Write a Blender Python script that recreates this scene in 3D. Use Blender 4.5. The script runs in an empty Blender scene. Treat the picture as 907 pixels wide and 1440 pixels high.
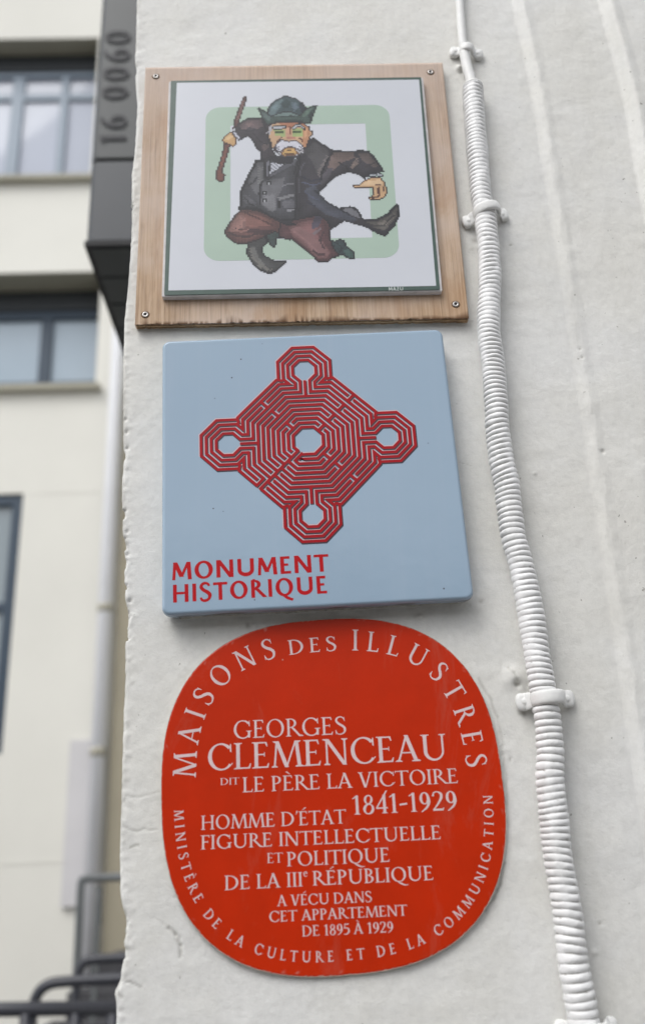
import bpy, math, random
import numpy as np
from math import pi, sin, cos, radians
random.seed(7); RNG = np.random.default_rng(7)
SC = bpy.context.scene
COL = SC.collection

# ------------------------------------------------------------------ camera
F_PX, PITCH, YAW, ROLL = 1331.27, 0.36141, 0.02542, -0.03577
CAM = np.array([-0.018, -0.921, -0.013])
Fv = np.array([sin(YAW)*cos(PITCH), cos(YAW)*cos(PITCH), sin(PITCH)])
R0 = np.array([cos(YAW), -sin(YAW), 0.0]); U0 = np.cross(R0, Fv)
Rv = cos(ROLL)*R0 + sin(ROLL)*U0; Uv = -sin(ROLL)*R0 + cos(ROLL)*U0
import mathutils
cd = bpy.data.cameras.new("camera"); cam = bpy.data.objects.new("camera", cd); COL.objects.link(cam)
M = mathutils.Matrix(((Rv[0], Uv[0], -Fv[0], CAM[0]), (Rv[1], Uv[1], -Fv[1], CAM[1]), (Rv[2], Uv[2], -Fv[2], CAM[2]), (0, 0, 0, 1)))
cam.matrix_world = M
cd.sensor_fit = 'VERTICAL'; cd.sensor_height = 36.0; cd.sensor_width = 22.7; cd.lens = F_PX/1440*36
cd.clip_start = 0.05; cd.clip_end = 300
cd.dof.use_dof = True; cd.dof.focus_distance = 0.995; cd.dof.aperture_fstop = 3.2
SC.camera = cam

# ------------------------------------------------------------------ light
SUN_EL, SUN_AZ = radians(52), radians(-38)        # azimuth measured from -Y (behind the camera) towards -X
w = bpy.data.worlds.new("World"); SC.world = w; w.use_nodes = True
nt = w.node_tree; nt.nodes.clear()
sky = nt.nodes.new('ShaderNodeTexSky'); sky.sky_type = 'NISHITA'; sky.sun_disc = False
sky.sun_elevation = SUN_EL; sky.sun_rotation = radians(180) - SUN_AZ
sky.air_density = 1.0; sky.dust_density = 2.0; sky.ozone_density = 1.0
hs = nt.nodes.new('ShaderNodeHueSaturation'); hs.inputs['Saturation'].default_value = 0.20
bg = nt.nodes.new('ShaderNodeBackground'); bg.inputs['Strength'].default_value = 0.15
wo = nt.nodes.new('ShaderNodeOutputWorld')
nt.links.new(sky.outputs[0], hs.inputs['Color']); nt.links.new(hs.outputs[0], bg.inputs[0]); nt.links.new(bg.outputs[0], wo.inputs[0])
ld = bpy.data.lights.new("sun", 'SUN'); ld.energy = 1.0; ld.angle = radians(34); ld.color = (1.0, 0.985, 0.96)
lo = bpy.data.objects.new("sun", ld); COL.objects.link(lo)
sdir = mathutils.Vector((sin(SUN_AZ)*cos(SUN_EL), -cos(SUN_AZ)*cos(SUN_EL), sin(SUN_EL)))
lo.rotation_euler = sdir.to_track_quat('Z', 'Y').to_euler(); lo.location = (-2, -4, 5)
SC.view_settings.view_transform = 'Standard'; SC.view_settings.look = 'None'
SC.view_settings.exposure = 0.62; SC.view_settings.gamma = 1.0; SC.view_settings.use_curve_mapping = False

# ------------------------------------------------------------------ helpers
def W(px, py, y=0.0):
    """where the sight line through a photograph pixel meets the vertical plane at depth y"""
    px = np.asarray(px, float); py = np.asarray(py, float)
    d = Fv + ((px-453.5)/F_PX)[..., None]*Rv - ((py-720)/F_PX)[..., None]*Uv
    return CAM + ((y-CAM[1])/d[..., 1])[..., None]*d

def srgb(r, g, b):
    f = lambda c: (c/255/12.92) if c/255 <= .04045 else ((c/255+.055)/1.055)**2.4
    return (f(r), f(g), f(b), 1.0)

def empty(name, loc, label, cat, group=None):
    o = bpy.data.objects.new(name, None); COL.objects.link(o); o.location = loc
    o.empty_display_size = .05; o['label'] = label; o['category'] = cat
    if group: o['group'] = group
    return o

def wloc(o):
    v = np.zeros(3)
    while o is not None: v = v + np.array(o.location); o = o.parent
    return v

def obj(name, V, F, mat=None, parent=None, smooth=False, mats=None, midx=None):
    V = np.asarray(V, float)
    if parent is not None: V = V - wloc(parent)
    me = bpy.data.meshes.new(name)
    if isinstance(F, np.ndarray):
        n, k = F.shape
        me.vertices.add(len(V)); me.vertices.foreach_set('co', V.astype(np.float32).ravel())
        me.loops.add(n*k); me.loops.foreach_set('vertex_index', F.astype(np.int32).ravel())
        me.polygons.add(n); me.polygons.foreach_set('loop_start', np.arange(0, n*k, k, dtype=np.int32))
        me.update(calc_edges=True); me.validate()
    else:
        me.from_pydata([tuple(v) for v in V], [], F); me.update()
    if mats:
        for m in mats: me.materials.append(m)
        if midx is not None: me.polygons.foreach_set('material_index', np.asarray(midx, np.int32))
    elif mat: me.materials.append(mat)
    if smooth is True: me.polygons.foreach_set('use_smooth', np.ones(len(me.polygons), bool))
    elif smooth is not False: me.polygons.foreach_set('use_smooth', np.asarray(smooth, bool))
    me.update()
    o = bpy.data.objects.new(name, me); COL.objects.link(o)
    if parent is not None: o.parent = parent
    return o

def tag(o, label, cat, group=None):
    o['label'] = label; o['category'] = cat
    if group: o['group'] = group
    return o

def struct(o): o['kind'] = 'structure'; return o

class MB:
    def __init__(s): s.V = []; s.F = []; s.S = []; s.MI = []
    def add(s, V, F, smooth=False, mi=0):
        n = len(s.V); s.V += [tuple(v) for v in V]; s.F += [tuple(i+n for i in f) for f in F]
        s.S += [smooth]*len(F) if isinstance(smooth, bool) else list(smooth); s.MI += [mi]*len(F)
    def box(s, x0, x1, y0, y1, z0, z1, mi=0):
        V = [(x, y, z) for x in (x0, x1) for y in (y0, y1) for z in (z0, z1)]
        s.add(V, [(0,1,3,2),(4,6,7,5),(0,4,5,1),(2,3,7,6),(0,2,6,4),(1,5,7,3)], mi=mi)
    def tube(s, P, r, n=12, mi=0, cap=True):
        P = [np.array(p, float) for p in P]; r = [r]*len(P) if np.isscalar(r) else r
        V = []; 
        for i, p in enumerate(P):
            t = P[min(i+1, len(P)-1)] - P[max(i-1, 0)]; t /= np.linalg.norm(t)
            a = np.cross(t, (0, 1, 0.01)) ; 
            if np.linalg.norm(a) < .1: a = np.cross(t, (1, 0, 0))
            a /= np.linalg.norm(a); b = np.cross(t, a)
            V += [p + r[i]*(cos(2*pi*k/n)*a + sin(2*pi*k/n)*b) for k in range(n)]
        F = [(i*n+k, i*n+(k+1)%n, (i+1)*n+(k+1)%n, (i+1)*n+k) for i in range(len(P)-1) for k in range(n)]
        S = [True]*len(F)
        if cap: F += [tuple(range(n-1, -1, -1)), tuple(range((len(P)-1)*n, len(P)*n))]; S += [False]*2
        s.add(V, F, S, mi)
    def build(s, name, mat=None, parent=None, mats=None):
        return obj(name, s.V, s.F, mat, parent, s.S, mats, s.MI if mats else None)

def slab(outline, profile, frame=None):
    """loft a closed counter-clockwise outline (x, z) through depth/inset pairs, cap both ends"""
    P = np.asarray(outline, float); n = len(P)
    T = np.roll(P, -1, 0) - np.roll(P, 1, 0); T /= np.linalg.norm(T, axis=1)[:, None]
    N = np.stack([-T[:, 1], T[:, 0]], 1)           # inward normal for a ccw outline
    V = []; F = []; S = []
    for (y, ins) in profile:
        Q = P + N*ins; V += [(q[0], y, q[1]) for q in Q]
    for i in range(len(profile)-1):
        for k in range(n):
            F.append((i*n+k, i*n+(k+1) % n, (i+1)*n+(k+1) % n, (i+1)*n+k)); S.append(True)
    F.append(tuple(range(n-1, -1, -1))); S.append(False)
    m = (len(profile)-1)*n; F.append(tuple(range(m, m+n))); S.append(False)
    return V, F, S

def rot2(P, a, c=(0, 0)):
    P = np.asarray(P, float); return np.stack([P[:, 0]*cos(a)-P[:, 1]*sin(a)+c[0], P[:, 0]*sin(a)+P[:, 1]*cos(a)+c[1]], 1)

def rrect(hw, hh, r, seg=8):
    out = []
    for cx, cy, a0 in ((hw-r, -hh+r, -90), (hw-r, hh-r, 0), (-hw+r, hh-r, 90), (-hw+r, -hh+r, 180)):
        for i in range(seg+1):
            a = radians(a0 + 90*i/seg); out.append((cx+r*cos(a), cy+r*sin(a)))
    return out

# smooth value noise on arrays
def vnoise(x, y, seed):
    xi = np.floor(x).astype(int); yi = np.floor(y).astype(int); fx = x-xi; fy = y-yi
    fx = fx*fx*(3-2*fx); fy = fy*fy*(3-2*fy)
    def h(a, b):
        n = (a*374761393 + b*668265263 + seed*1442695041) & 0x7fffffff
        n = ((n ^ (n >> 13))*1274126177) & 0x7fffffff
        return ((n ^ (n >> 16)) & 0xffff)/65535.0
    return (h(xi, yi)*(1-fx)+h(xi+1, yi)*fx)*(1-fy)+(h(xi, yi+1)*(1-fx)+h(xi+1, yi+1)*fx)*fy-.5

# ------------------------------------------------------------------ materials
class NT:
    def __init__(s, name, rough=.6, spec=.5):
        s.m = bpy.data.materials.new(name); s.m.use_nodes = True; s.t = s.m.node_tree
        s.b = s.t.nodes['Principled BSDF']; s.b.inputs['Roughness'].default_value = rough
        s.b.inputs['Specular IOR Level'].default_value = spec
        s.tc = s.n('ShaderNodeTexCoord')
    def n(s, ty, **k):
        x = s.t.nodes.new(ty)
        for a, v in k.items(): setattr(x, a, v)
        return x
    def l(s, a, b): s.t.links.new(a, b)
    def noise(s, scale, detail=4, rough=.5, mapscale=None, dist=0, vec=None):
        x = s.n('ShaderNodeTexNoise'); x.inputs['Scale'].default_value = scale; x.inputs['Detail'].default_value = detail
        x.inputs['Roughness'].default_value = rough; x.inputs['Distortion'].default_value = dist
        src = vec or s.tc.outputs['Object']
        if mapscale:
            mp = s.n('ShaderNodeMapping'); mp.inputs['Scale'].default_value = mapscale; s.l(src, mp.inputs[0]); src = mp.outputs[0]
        s.l(src, x.inputs['Vector']); return x.outputs[0]
    def ramp(s, fac, stops):
        r = s.n('ShaderNodeValToRGB'); e = r.color_ramp.elements
        while len(e) > 1: e.remove(e[-1])
        e[0].position = stops[0][0]; e[0].color = stops[0][1]
        for p, c in stops[1:]:
            q = e.new(p); q.color = c
        s.l(fac, r.inputs[0]); return r.outputs[0]
    def mix(s, fac, a, b, mode='MIX'):
        x = s.n('ShaderNodeMix', data_type='RGBA', blend_type=mode)
        if isinstance(fac, (int, float)): x.inputs[0].default_value = fac
        else: s.l(fac, x.inputs[0])
        for i, v in ((6, a), (7, b)):
            if isinstance(v, tuple): x.inputs[i].default_value = v
            else: s.l(v, x.inputs[i])
        return x.outputs[2]
    def bump(s, h, strength, dist=.001, prev=None):
        x = s.n('ShaderNodeBump'); x.inputs['Strength'].default_value = strength; x.inputs['Distance'].default_value = dist
        s.l(h, x.inputs['Height'])
        if prev: s.l(prev, x.inputs['Normal'])
        return x.outputs[0]
    def fin(s, col=None, nrm=None, rough=None):
        if col is not None:
            if isinstance(col, tuple): s.b.inputs['Base Color'].default_value = col
            else: s.l(col, s.b.inputs['Base Color'])
        if nrm is not None: s.l(nrm, s.b.inputs['Normal'])
        if rough is not None: s.l(rough, s.b.inputs['Roughness'])
        return s.m

BW = lambda v: (v, v, v, 1)
def simple(name, col, rough=.6, spec=.35, var=.08, scale=30, bump=0, bscale=200, metal=0):
    t = NT(name, rough, spec); c2 = tuple(x*(1-var) for x in col[:3])+(1,); c1 = tuple(min(1, x*(1+var)) for x in col[:3])+(1,)
    c = t.ramp(t.noise(scale, 5, .6), [(.3, c2), (.7, c1)])
    t.b.inputs['Metallic'].default_value = metal
    return t.fin(c, t.bump(t.noise(bscale, 3), bump, .0005) if bump else None)

# painted plaster of the near wall: roller stipple, hairline grime from a painted-on attribute
t = NT('white_wall_paint', .62, .35)
at = t.n('ShaderNodeAttribute', attribute_name='dirt_shade')
base = t.ramp(t.noise(5, 6, .6), [(.30, (.68, .668, .625, 1)), (.46, (.705, .698, .662, 1)), (.58, (.718, .715, .692, 1)), (.72, (.74, .738, .72, 1))])
fine = t.ramp(t.noise(140, 3, .6), [(.3, BW(.93)), (.6, BW(1))])
c = t.mix(1.0, base, fine, 'MULTIPLY')
strk = t.ramp(t.noise(2.6, 6, .7, (9, 9, .7)), [(.54, BW(0)), (.78, BW(.22))])
c = t.mix(strk, c, (.50, .49, .44, 1))
spk = t.ramp(t.noise(170, 2, .5), [(.735, BW(0)), (.77, BW(1))])
c = t.mix(spk, c, (.33, .32, .29, 1))
gr = t.mix(t.ramp(t.noise(60, 5, .7), [(.3, BW(0)), (.7, BW(1))]), (.20, .19, .165, 1), (.40, .385, .34, 1))
c = t.mix(at.outputs['Fac'], c, gr)
nb = t.bump(t.noise(30, 4, .6), .22, .004)
nb = t.bump(t.noise(380, 5, .8), .42, .0010, nb)
nb = t.bump(t.noise(1100, 2, .6), .35, .0004, nb)
M_WALL = t.fin(c, nb)

t = NT('white_conduit_paint', .48, .4)
at = t.n('ShaderNodeAttribute', attribute_name='dirt_shade')
base = t.ramp(t.noise(60, 5, .6), [(.3, (.74, .74, .735, 1)), (.7, (.84, .84, .84, 1))])
c = t.mix(at.outputs['Fac'], base, (.22, .21, .18, 1))
nb = t.bump(t.noise(420, 3, .6), .35, .0008); nb = t.bump(t.noise(120, 3, .6), .3, .002, nb)
M_COND = t.fin(c, nb)
M_COND_PLAIN = simple('white_pipe_paint', (.75, .75, .735, 1), .5, .4, .06, 60, .4, 300)

t = NT('plywood_face', .62, .3)
g1 = t.noise(1.6, 5, .7, (310, 1, 5)); g2 = t.noise(5, 6, .7, (34, 1, 2.2), .8); g3 = t.noise(7, 4, .6)
c = t.ramp(g2, [(.32, (.29, .18, .11, 1)), (.5, (.50, .345, .215, 1)), (.66, (.61, .455, .315, 1))])
c = t.mix(.40, c, t.ramp(g1, [(.36, (.19, .115, .065, 1)), (.47, (.43, .30, .205, 1)), (.62, (.58, .45, .345, 1))]))
ln = t.ramp(t.noise(2.2, 3, .5, (260, 1, 3.0)), [(.57, BW(0)), (.70, BW(1))])
c = t.mix(t.mix(.6, BW(0), ln), c, (.12, .075, .04, 1))
c = t.mix(t.ramp(g3, [(.40, BW(0)), (.66, BW(.75))]), c, (.60, .50, .44, 1))
c = t.mix(t.ramp(t.noise(11, 5, .65, (1, 1, .5), 1.), [(.50, BW(0)), (.66, BW(.6))]), c, (.40, .235, .125, 1))
sep = t.n('ShaderNodeSeparateXYZ'); t.l(t.tc.outputs['Object'], sep.inputs[0])
hz = t.n('ShaderNodeMapRange'); hz.inputs[1].default_value = -.1; hz.inputs[2].default_value = .20; t.l(sep.outputs[2], hz.inputs[0])
c = t.mix(t.mix(.5, BW(0), t.mix(hz.outputs[0], BW(0), BW(1))), c, (.52, .43, .385, 1))      # weather-bleached towards the top
at = t.n('ShaderNodeAttribute', attribute_name='dirt_shade')
c = t.mix(at.outputs['Fac'], c, (.11, .05, .018, 1))
M_PLY = t.fin(c, t.bump(g1, .5, .0006))
M_PLYEDGE = simple('plywood_edge', (.42, .28, .165, 1), .8, .2, .35, 60, .5, 200)
M_PLYDARK = simple('plywood_glue_layer', (.17, .10, .055, 1), .85, .2, .3, 60, .5, 200)
M_PRINT = simple('white_print', (.58, .60, .65, 1), .30, .5, .02, 12)
M_GREENB = simple('dark_green_print', (.045, .085, .068, 1), .35, .5, .15, 60)
M_GREENR = simple('pale_green_print', (.37, .48, .40, 1), .32, .5, .03, 20)
M_FOAM = simple('white_panel_edge', (.60, .58, .58, 1), .6, .4, .18, 60, .5, 250)
M_FINE = simple('pale_print', (.50, .54, .52, 1), .4)
t = NT('pixel_print', .30, .5); at = t.n('ShaderNodeAttribute', attribute_name='ink'); M_PIX = t.fin(at.outputs['Color'])
M_STEEL = simple('screw_steel', (.42, .40, .38, 1), .35, .5, .2, 300, .3, 900, .8)
M_DARK = simple('screw_socket', (.02, .02, .02, 1), .7)

t = NT('blue_enamel', .16, .5)
c = t.ramp(t.noise(4, 4, .5), [(.3, (.285, .385, .49, 1)), (.7, (.315, .418, .525, 1))])
v = t.n('ShaderNodeTexVoronoi'); v.inputs['Scale'].default_value = 75; t.l(t.tc.outputs['Object'], v.inputs['Vector'])
sp = t.ramp(v.outputs['Distance'], [(.05, BW(1)), (.085, BW(0))])
gate = t.ramp(t.noise(21, 2), [(.60, BW(0)), (.62, BW(1))])
c = t.mix(t.mix(1.0, sp, gate, 'MULTIPLY'), c, (.06, .065, .075, 1))
run = t.ramp(t.noise(1.6, 5, .6, (40, 1, 1.2)), [(.5, BW(0)), (.8, BW(.25))])
c = t.mix(run, c, (.36, .44, .54, 1))
at = t.n('ShaderNodeAttribute', attribute_name='dirt_shade')
c = t.mix(at.outputs['Fac'], c, (.14, .14, .13, 1))
nb = t.bump(t.noise(130, 2, .5), .07, .001); nb = t.bump(t.noise(25, 2, .5), .10, .003, nb)
M_BLUE = t.fin(c, nb)
M_RED = simple('red_print', (.35, .005, .011, 1), .35, .2, .10, 60, .15, 400)
M_REDT = simple('red_lettering', (.44, .006, .010, 1), .35, .2, .06, 60)
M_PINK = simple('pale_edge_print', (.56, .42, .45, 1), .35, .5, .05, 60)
M_NAVY = simple('shadow_edge_print', (.035, .018, .030, 1), .35, .5, .1, 60)

t = NT('red_plate_enamel', .34, .25)
c = t.ramp(t.noise(9, 7, .7), [(.32, (.44, .021, .0008, 1)), (.7, (.55, .025, .0010, 1))])
v = t.n('ShaderNodeTexVoronoi'); v.inputs['Scale'].default_value = 48; t.l(t.tc.outputs['Object'], v.inputs['Vector'])
sp = t.ramp(v.outputs['Distance'], [(.03, BW(1)), (.055, BW(0))])
gate = t.ramp(t.noise(17, 2), [(.57, BW(0)), (.59, BW(1))])
c = t.mix(t.mix(1.0, sp, gate, 'MULTIPLY'), c, (.55, .25, .2, 1))
scr = t.ramp(t.noise(14, 7, .75, (1, 1, .35), 1.2), [(.56, BW(0)), (.74, BW(.30))])
c = t.mix(scr, c, (.42, .14, .10, 1))
at = t.n('ShaderNodeAttribute', attribute_name='dirt_shade')
c = t.mix(at.outputs['Fac'], c, (.50, .42, .36, 1))
M_PLATE = t.fin(c, t.bump(t.noise(60, 4, .5), .10, .001))
M_PLATE_EDGE = simple('plate_edge', (.42, .36, .30, 1), .7, .3, .45, 120, .5, 300)
M_LET = simple('pale_lettering', (.66, .52, .52, 1), .4, .4, .06, 90)

# ------------------------------------------------------------------ lettering
class Pen:
    """collects flat primitives (cap height 1); each primitive keeps its own tiny lift"""
    def __init__(s, S, T, serif): s.S = S; s.T = T; s.sf = serif; s.out = []
    def poly(s, P): s.out.append((np.array(P, float), [tuple(range(len(P)))]))
    def strip(s, A, B):
        n = len(A); s.out.append((np.concatenate([A, B]), [(i, i+1, n+i+1, n+i) for i in range(n-1)]))
    def stem(s, x, y0=0, y1=1, w=None, sb=1, st=1, e=.075):
        w = w or s.S; h = w/2; t = .03; k = .065
        if not s.sf: s.poly([(x-h, y0), (x+h, y0), (x+h, y1), (x-h, y1)]); return
        P = [(x-h-e, y0), (x+h+e, y0), (x+h+e, y0+t), (x+h+.018, y0+t+.012), (x+h, y0+t+k)] if sb else [(x-h, y0), (x+h, y0)]
        if st == 1: P += [(x+h, y1-t-k), (x+h+.018, y1-t-.012), (x+h+e, y1-t), (x+h+e, y1), (x-h-e, y1), (x-h-e, y1-t), (x-h-.018, y1-t-.012), (x-h, y1-t-k)]
        else: P += [(x+h, y1), (x-h, y1)]
        if sb: P += [(x-h, y0+t+k), (x-h-.018, y0+t+.012), (x-h-e, y0+t)]
        s.poly(P)
    def diag(s, x0, y0, x1, y1, w):
        s.poly([(x0-w/2, y0), (x0+w/2, y0), (x1+w/2, y1), (x1-w/2, y1)])
    def foot(s, x, w, y=0, up=1, l=.075, r=.075):
        if not s.sf: return
        t = .03*up; h = w/2
        s.poly([(x-h-l, y), (x+h+r, y), (x+h+r, y+t), (x+h*.8, y+t*2.6), (x-h*.8, y+t*2.6), (x-h-l, y+t)])
    def bar(s, x0, x1, y, w=None):
        w = w or s.T; s.poly([(x0, y-w/2), (x1, y-w/2), (x1, y+w/2), (x0, y+w/2)])
    def beak(s, x, y, d, h=.13):
        if s.sf: s.poly([(x-.07, y), (x, y), (x+.028, y+d*h), (x-.004, y+d*h)])
    def ring(s, cx, cy, rx, ry, wm=None, wt=None, a0=0, a1=360, tilt=0, n=40):
        wm = wm or s.S*1.08; wt = wt or s.T
        a = np.radians(np.linspace(a0, a1, n)); ti = radians(tilt)
        O = np.stack([cx+rx*np.cos(a), cy+ry*np.sin(a)], 1)
        th = np.sqrt((wm*np.cos(a-ti))**2+(wt*np.sin(a-ti))**2)
        L = np.stack([np.cos(a)*rx, np.sin(a)*ry], 1); nl = np.stack([np.cos(a)/rx, np.sin(a)/ry], 1); nl /= np.linalg.norm(nl, axis=1)[:, None]
        s.strip(O, O-nl*th[:, None])
    def curve(s, P, Wd, n=10):
        P = [np.array(p, float) for p in P]; Q = []; Wq = []
        E = [2*P[0]-P[1]]+P+[2*P[-1]-P[-2]]; We = [Wd[0]]+list(Wd)+[Wd[-1]]
        for i in range(1, len(E)-2):
            for k in range(n + (1 if i == len(E)-3 else 0)):
                u = k/n; a, b, c, d = E[i-1:i+3]
                Q.append(.5*((2*b)+(-a+c)*u+(2*a-5*b+4*c-d)*u*u+(-a+3*b-3*c+d)*u**3)); uu = u*u*(3-2*u); Wq.append(We[i]*(1-uu)+We[i+1]*uu)
        Q = np.array(Q); T = np.gradient(Q, axis=0); T /= np.linalg.norm(T, axis=1)[:, None]
        N = np.stack([-T[:, 1], T[:, 0]], 1)*np.array(Wq)[:, None]/2
        s.strip(Q+N, Q-N)

def glyph(ch, S, T, sf):
    p = Pen(S, T, sf); h = S/2
    acc = None
    if ch in 'ÈÉÀ': acc = 'g' if ch in 'ÈÀ' else 'a'; ch = {'È': 'E', 'É': 'E', 'À': 'A'}[ch]
    ac = .33
    if ch == 'A':
        p.diag(.10, 0, .385, 1.0, T*1.35); p.diag(.67, 0, .375, 1.02, S*1.12); p.bar(.19, .57, .34)
        p.foot(.10, T*1.3, l=.07, r=.085); p.foot(.67, S*1.1, l=.08, r=.07); adv = .80; ac = .4
    elif ch == 'B':
        p.stem(.16, w=S); p.ring(.24, .755, .26, .245, S, T, -90, 90); p.ring(.26, .27, .30, .27, S*1.08, T, -90, 90)
        p.bar(.15, .26, .98, T); p.bar(.15, .26, .525, T); p.bar(.15, .27, .02, T); adv = .61
    elif ch in 'CG':
        p.ring(.47, .5, .42, .52, S*1.1, T*1.2, 42, 322, 12)
        p.out.append((np.array([(.755, .68), (.80, .66), (.79, .98), (.765, .98), (.74, .86)]), [(0, 1, 2, 3, 4)])) if sf else None
        if ch == 'C':
            if sf: p.poly([(.775, .18), (.83, .20), (.835, .27), (.80, .235)])
            adv = .85
        else: p.stem(.76, .04, .42, S, sb=0, e=.08); adv = .91
    elif ch == 'D':
        p.stem(.16, w=S); p.ring(.30, .5, .50, .5, S*1.12, T, -90, 90); p.bar(.15, .31, .98, T); p.bar(.15, .31, .02, T); adv = .86
    elif ch in 'EF':
        p.stem(.16, w=S, sb=1, st=1); p.bar(.16, .50, .985-T/2+.01, T*1.1); p.bar(.16, .43, .52, T); p.beak(.50, .985, -1, .16)
        if sf: p.poly([(.41, .44), (.435, .44), (.435, .60), (.41, .60)])
        if ch == 'E': p.bar(.16, .54, .01+T/2, T*1.1); p.beak(.54, .01, 1, .17); adv = .62; ac = .34
        else: adv = .55
        if not sf: adv = .60
    elif ch == 'H':
        p.stem(.16); p.stem(.70); p.bar(.16, .70, .51); adv = .86
    elif ch == 'I': p.stem(.16); adv = .32
    elif ch == 'L':
        p.stem(.16); p.bar(.16, .53, .01+T/2, T*1.1); p.beak(.54, .01, 1, .19); adv = .58
    elif ch == 'M':
        if sf:
            p.diag(.12, 0, .20, .98, T*1.2); p.diag(.205, 1.0, .51, 0, S*1.1); p.diag(.50, -.01, .80, .98, T*1.1); p.diag(.92, 0, .83, 1.0, S)
            p.foot(.12, T); p.foot(.92, S); p.foot(.185, T, 1.0, -1, l=.08, r=.0); p.foot(.84, S, 1.0, -1, l=.0, r=.07); adv = 1.03
        else:
            p.diag(.12, 0, .17, 1.0, T); p.diag(.18, 1.0, .47, .16, S*1.15); p.diag(.46, .16, .76, 1.0, T); p.diag(.83, 0, .78, 1.0, S); adv = .95
    elif ch == 'N':
        p.diag(.15, 0, .15, 1.0, T*1.25 if sf else S); p.diag(.155, 1.0, .72, -.01, S*1.15); p.diag(.73, 0, .73, 1.0, T*1.25 if sf else S)
        p.foot(.15, T); p.foot(.13, T, 1.0, -1, l=.08, r=.0); p.foot(.73, T, 1.0, -1); adv = .87
    elif ch == 'O': p.ring(.46, .5, .41, .52, S*1.1, T, 0, 360, 12); adv = .92
    elif ch == 'Q':
        p.ring(.46, .5, .41, .52, S*1.1, T, 0, 360, 12)
        if sf: p.curve([(.40, -.01), (.55, -.12), (.75, -.24), (.98, -.25)], [T, S*.9, S*.8, T*.6])
        else: p.curve([(.42, .04), (.60, -.12), (.84, -.24)], [S*.8, S*.9, S*.8])
        adv = .92
    elif ch == 'P':
        p.stem(.16); p.ring(.26, .73, .28, .27, S*1.05, T, -95, 90); p.bar(.15, .27, .98, T); p.bar(.16, .25, .48, T); adv = .60
    elif ch == 'R':
        p.stem(.16); p.ring(.26, .74, .27, .26, S*1.05, T, -90, 90); p.bar(.15, .27, .98, T); p.bar(.15, .28, .50, T)
        p.diag(.71, 0, .33, .50, S*1.15); p.foot(.72, S, l=.02, r=.08); adv = .76
    elif ch == 'S':
        p.curve([(.50, .82), (.42, .95), (.28, .985), (.15, .90), (.13, .75), (.24, .60), (.40, .48), (.51, .33), (.48, .12), (.32, .015), (.17, .04), (.09, .19)],
                [T*.8, T, T*1.2, S*.8, S*.95, S*1.05, S*1.12, S*1.05, S*.8, T*1.2, T, T*.8])
        if sf: p.poly([(.49, .74), (.52, .74), (.51, .97), (.49, .97)]); p.poly([(.075, .03), (.10, .03), (.105, .26), (.075, .26)])
        adv = .61
    elif ch == 'T':
        p.stem(.36, st=0); p.bar(.03, .69, .985-T/2, T*1.1)
        if sf: p.poly([(.0, .84), (.025, .84), (.08, .98), (.02, 1.01)]); p.poly([(.72, .84), (.695, .84), (.64, .98), (.71, 1.01)])
        adv = .72
    elif ch == 'U':
        L, R = .18, .74; rw = T*1.3 if sf else S
        p.stem(L, .35, 1, S, sb=0); p.stem(R, .35, 1, rw, sb=0)
        a = np.linspace(pi, 2*pi, 24); x0, x1 = L-h, R+rw/2; cx = (x0+x1)/2; rx = (x1-x0)/2
        O = np.stack([cx+rx*np.cos(a), .355+.37*np.sin(a)], 1); u = (a-pi)/pi
        xi0, xi1 = L+h, R-rw/2; I = np.stack([(xi0+xi1)/2+(xi1-xi0)/2*np.cos(a), .355+(.37-T*1.6)*np.sin(a)], 1)
        p.strip(O, I); adv = .90
    elif ch == 'V':
        p.diag(.36, -.02, .12, 1.0, S*1.12); p.diag(.375, -.02, .64, 1.0, T*1.3); p.foot(.12, S, 1.0, -1); p.foot(.64, T, 1.0, -1); adv = .76
    elif ch == 'Z': p.bar(.05, .55, .93); p.bar(.05, .55, .07); p.diag(.12, 0, .48, 1, S); adv = .6
    elif ch == '1':
        p.stem(.24, 0, 1, S, st=0); p.poly([(.06, .80), (.24, .93), (.24, 1.0), (.05, .86)]); adv = .45
    elif ch == '2':
        p.curve([(.08, .76), (.13, .94), (.28, .99), (.43, .88), (.44, .68), (.30, .38), (.08, .06)], [S*.8, T*1.1, T, S*.9, S, S*.7, T])
        p.poly([(.05, 0), (.50, 0), (.545, .17), (.51, .15), (.47, S*.85), (.05, S*.85)]); adv = .58
    elif ch == '4':
        p.stem(.40, 0, .98, S, st=0, e=.06); p.bar(.04, .54, .28, T*1.3); p.diag(.05, .28, .52, 1.18 if sf else 1, T*1.3); adv = .58
    elif ch == '5':
        p.bar(.14, .47, .95, S*.8); p.diag(.10, .55, .15, .98, T*1.1)
        p.curve([(.10, .56), (.26, .60), (.42, .50), (.46, .30), (.36, .10), (.20, .01), (.04, .03)], [T, S*.7, S, S*1.05, S*.9, T*1.2, T]); adv = .54
    elif ch == '8':
        p.ring(.29, .75, .19, .25, S*.85, T, 0, 360, -20); p.ring(.29, .26, .24, .28, S, T, 0, 360, -20); adv = .58
    elif ch == '9':
        p.ring(.28, .68, .22, .32, S, T, 0, 360); p.curve([(.46, .72), (.46, .45), (.36, .2), (.12, -.03)], [S*.8, S, S*.8, T*.9]); adv = .57
    elif ch == '0': p.ring(.31, .5, .26, .51, S, T, 0, 360); adv = .62
    elif ch == '6':
        p.ring(.31, .32, .25, .33, S, T, 0, 360); p.curve([(.13, .34), (.15, .58), (.28, .84), (.46, 1.0)], [S*.8, S, S*.9, S*.8]); adv = .60
    elif ch == 'e':
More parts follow.
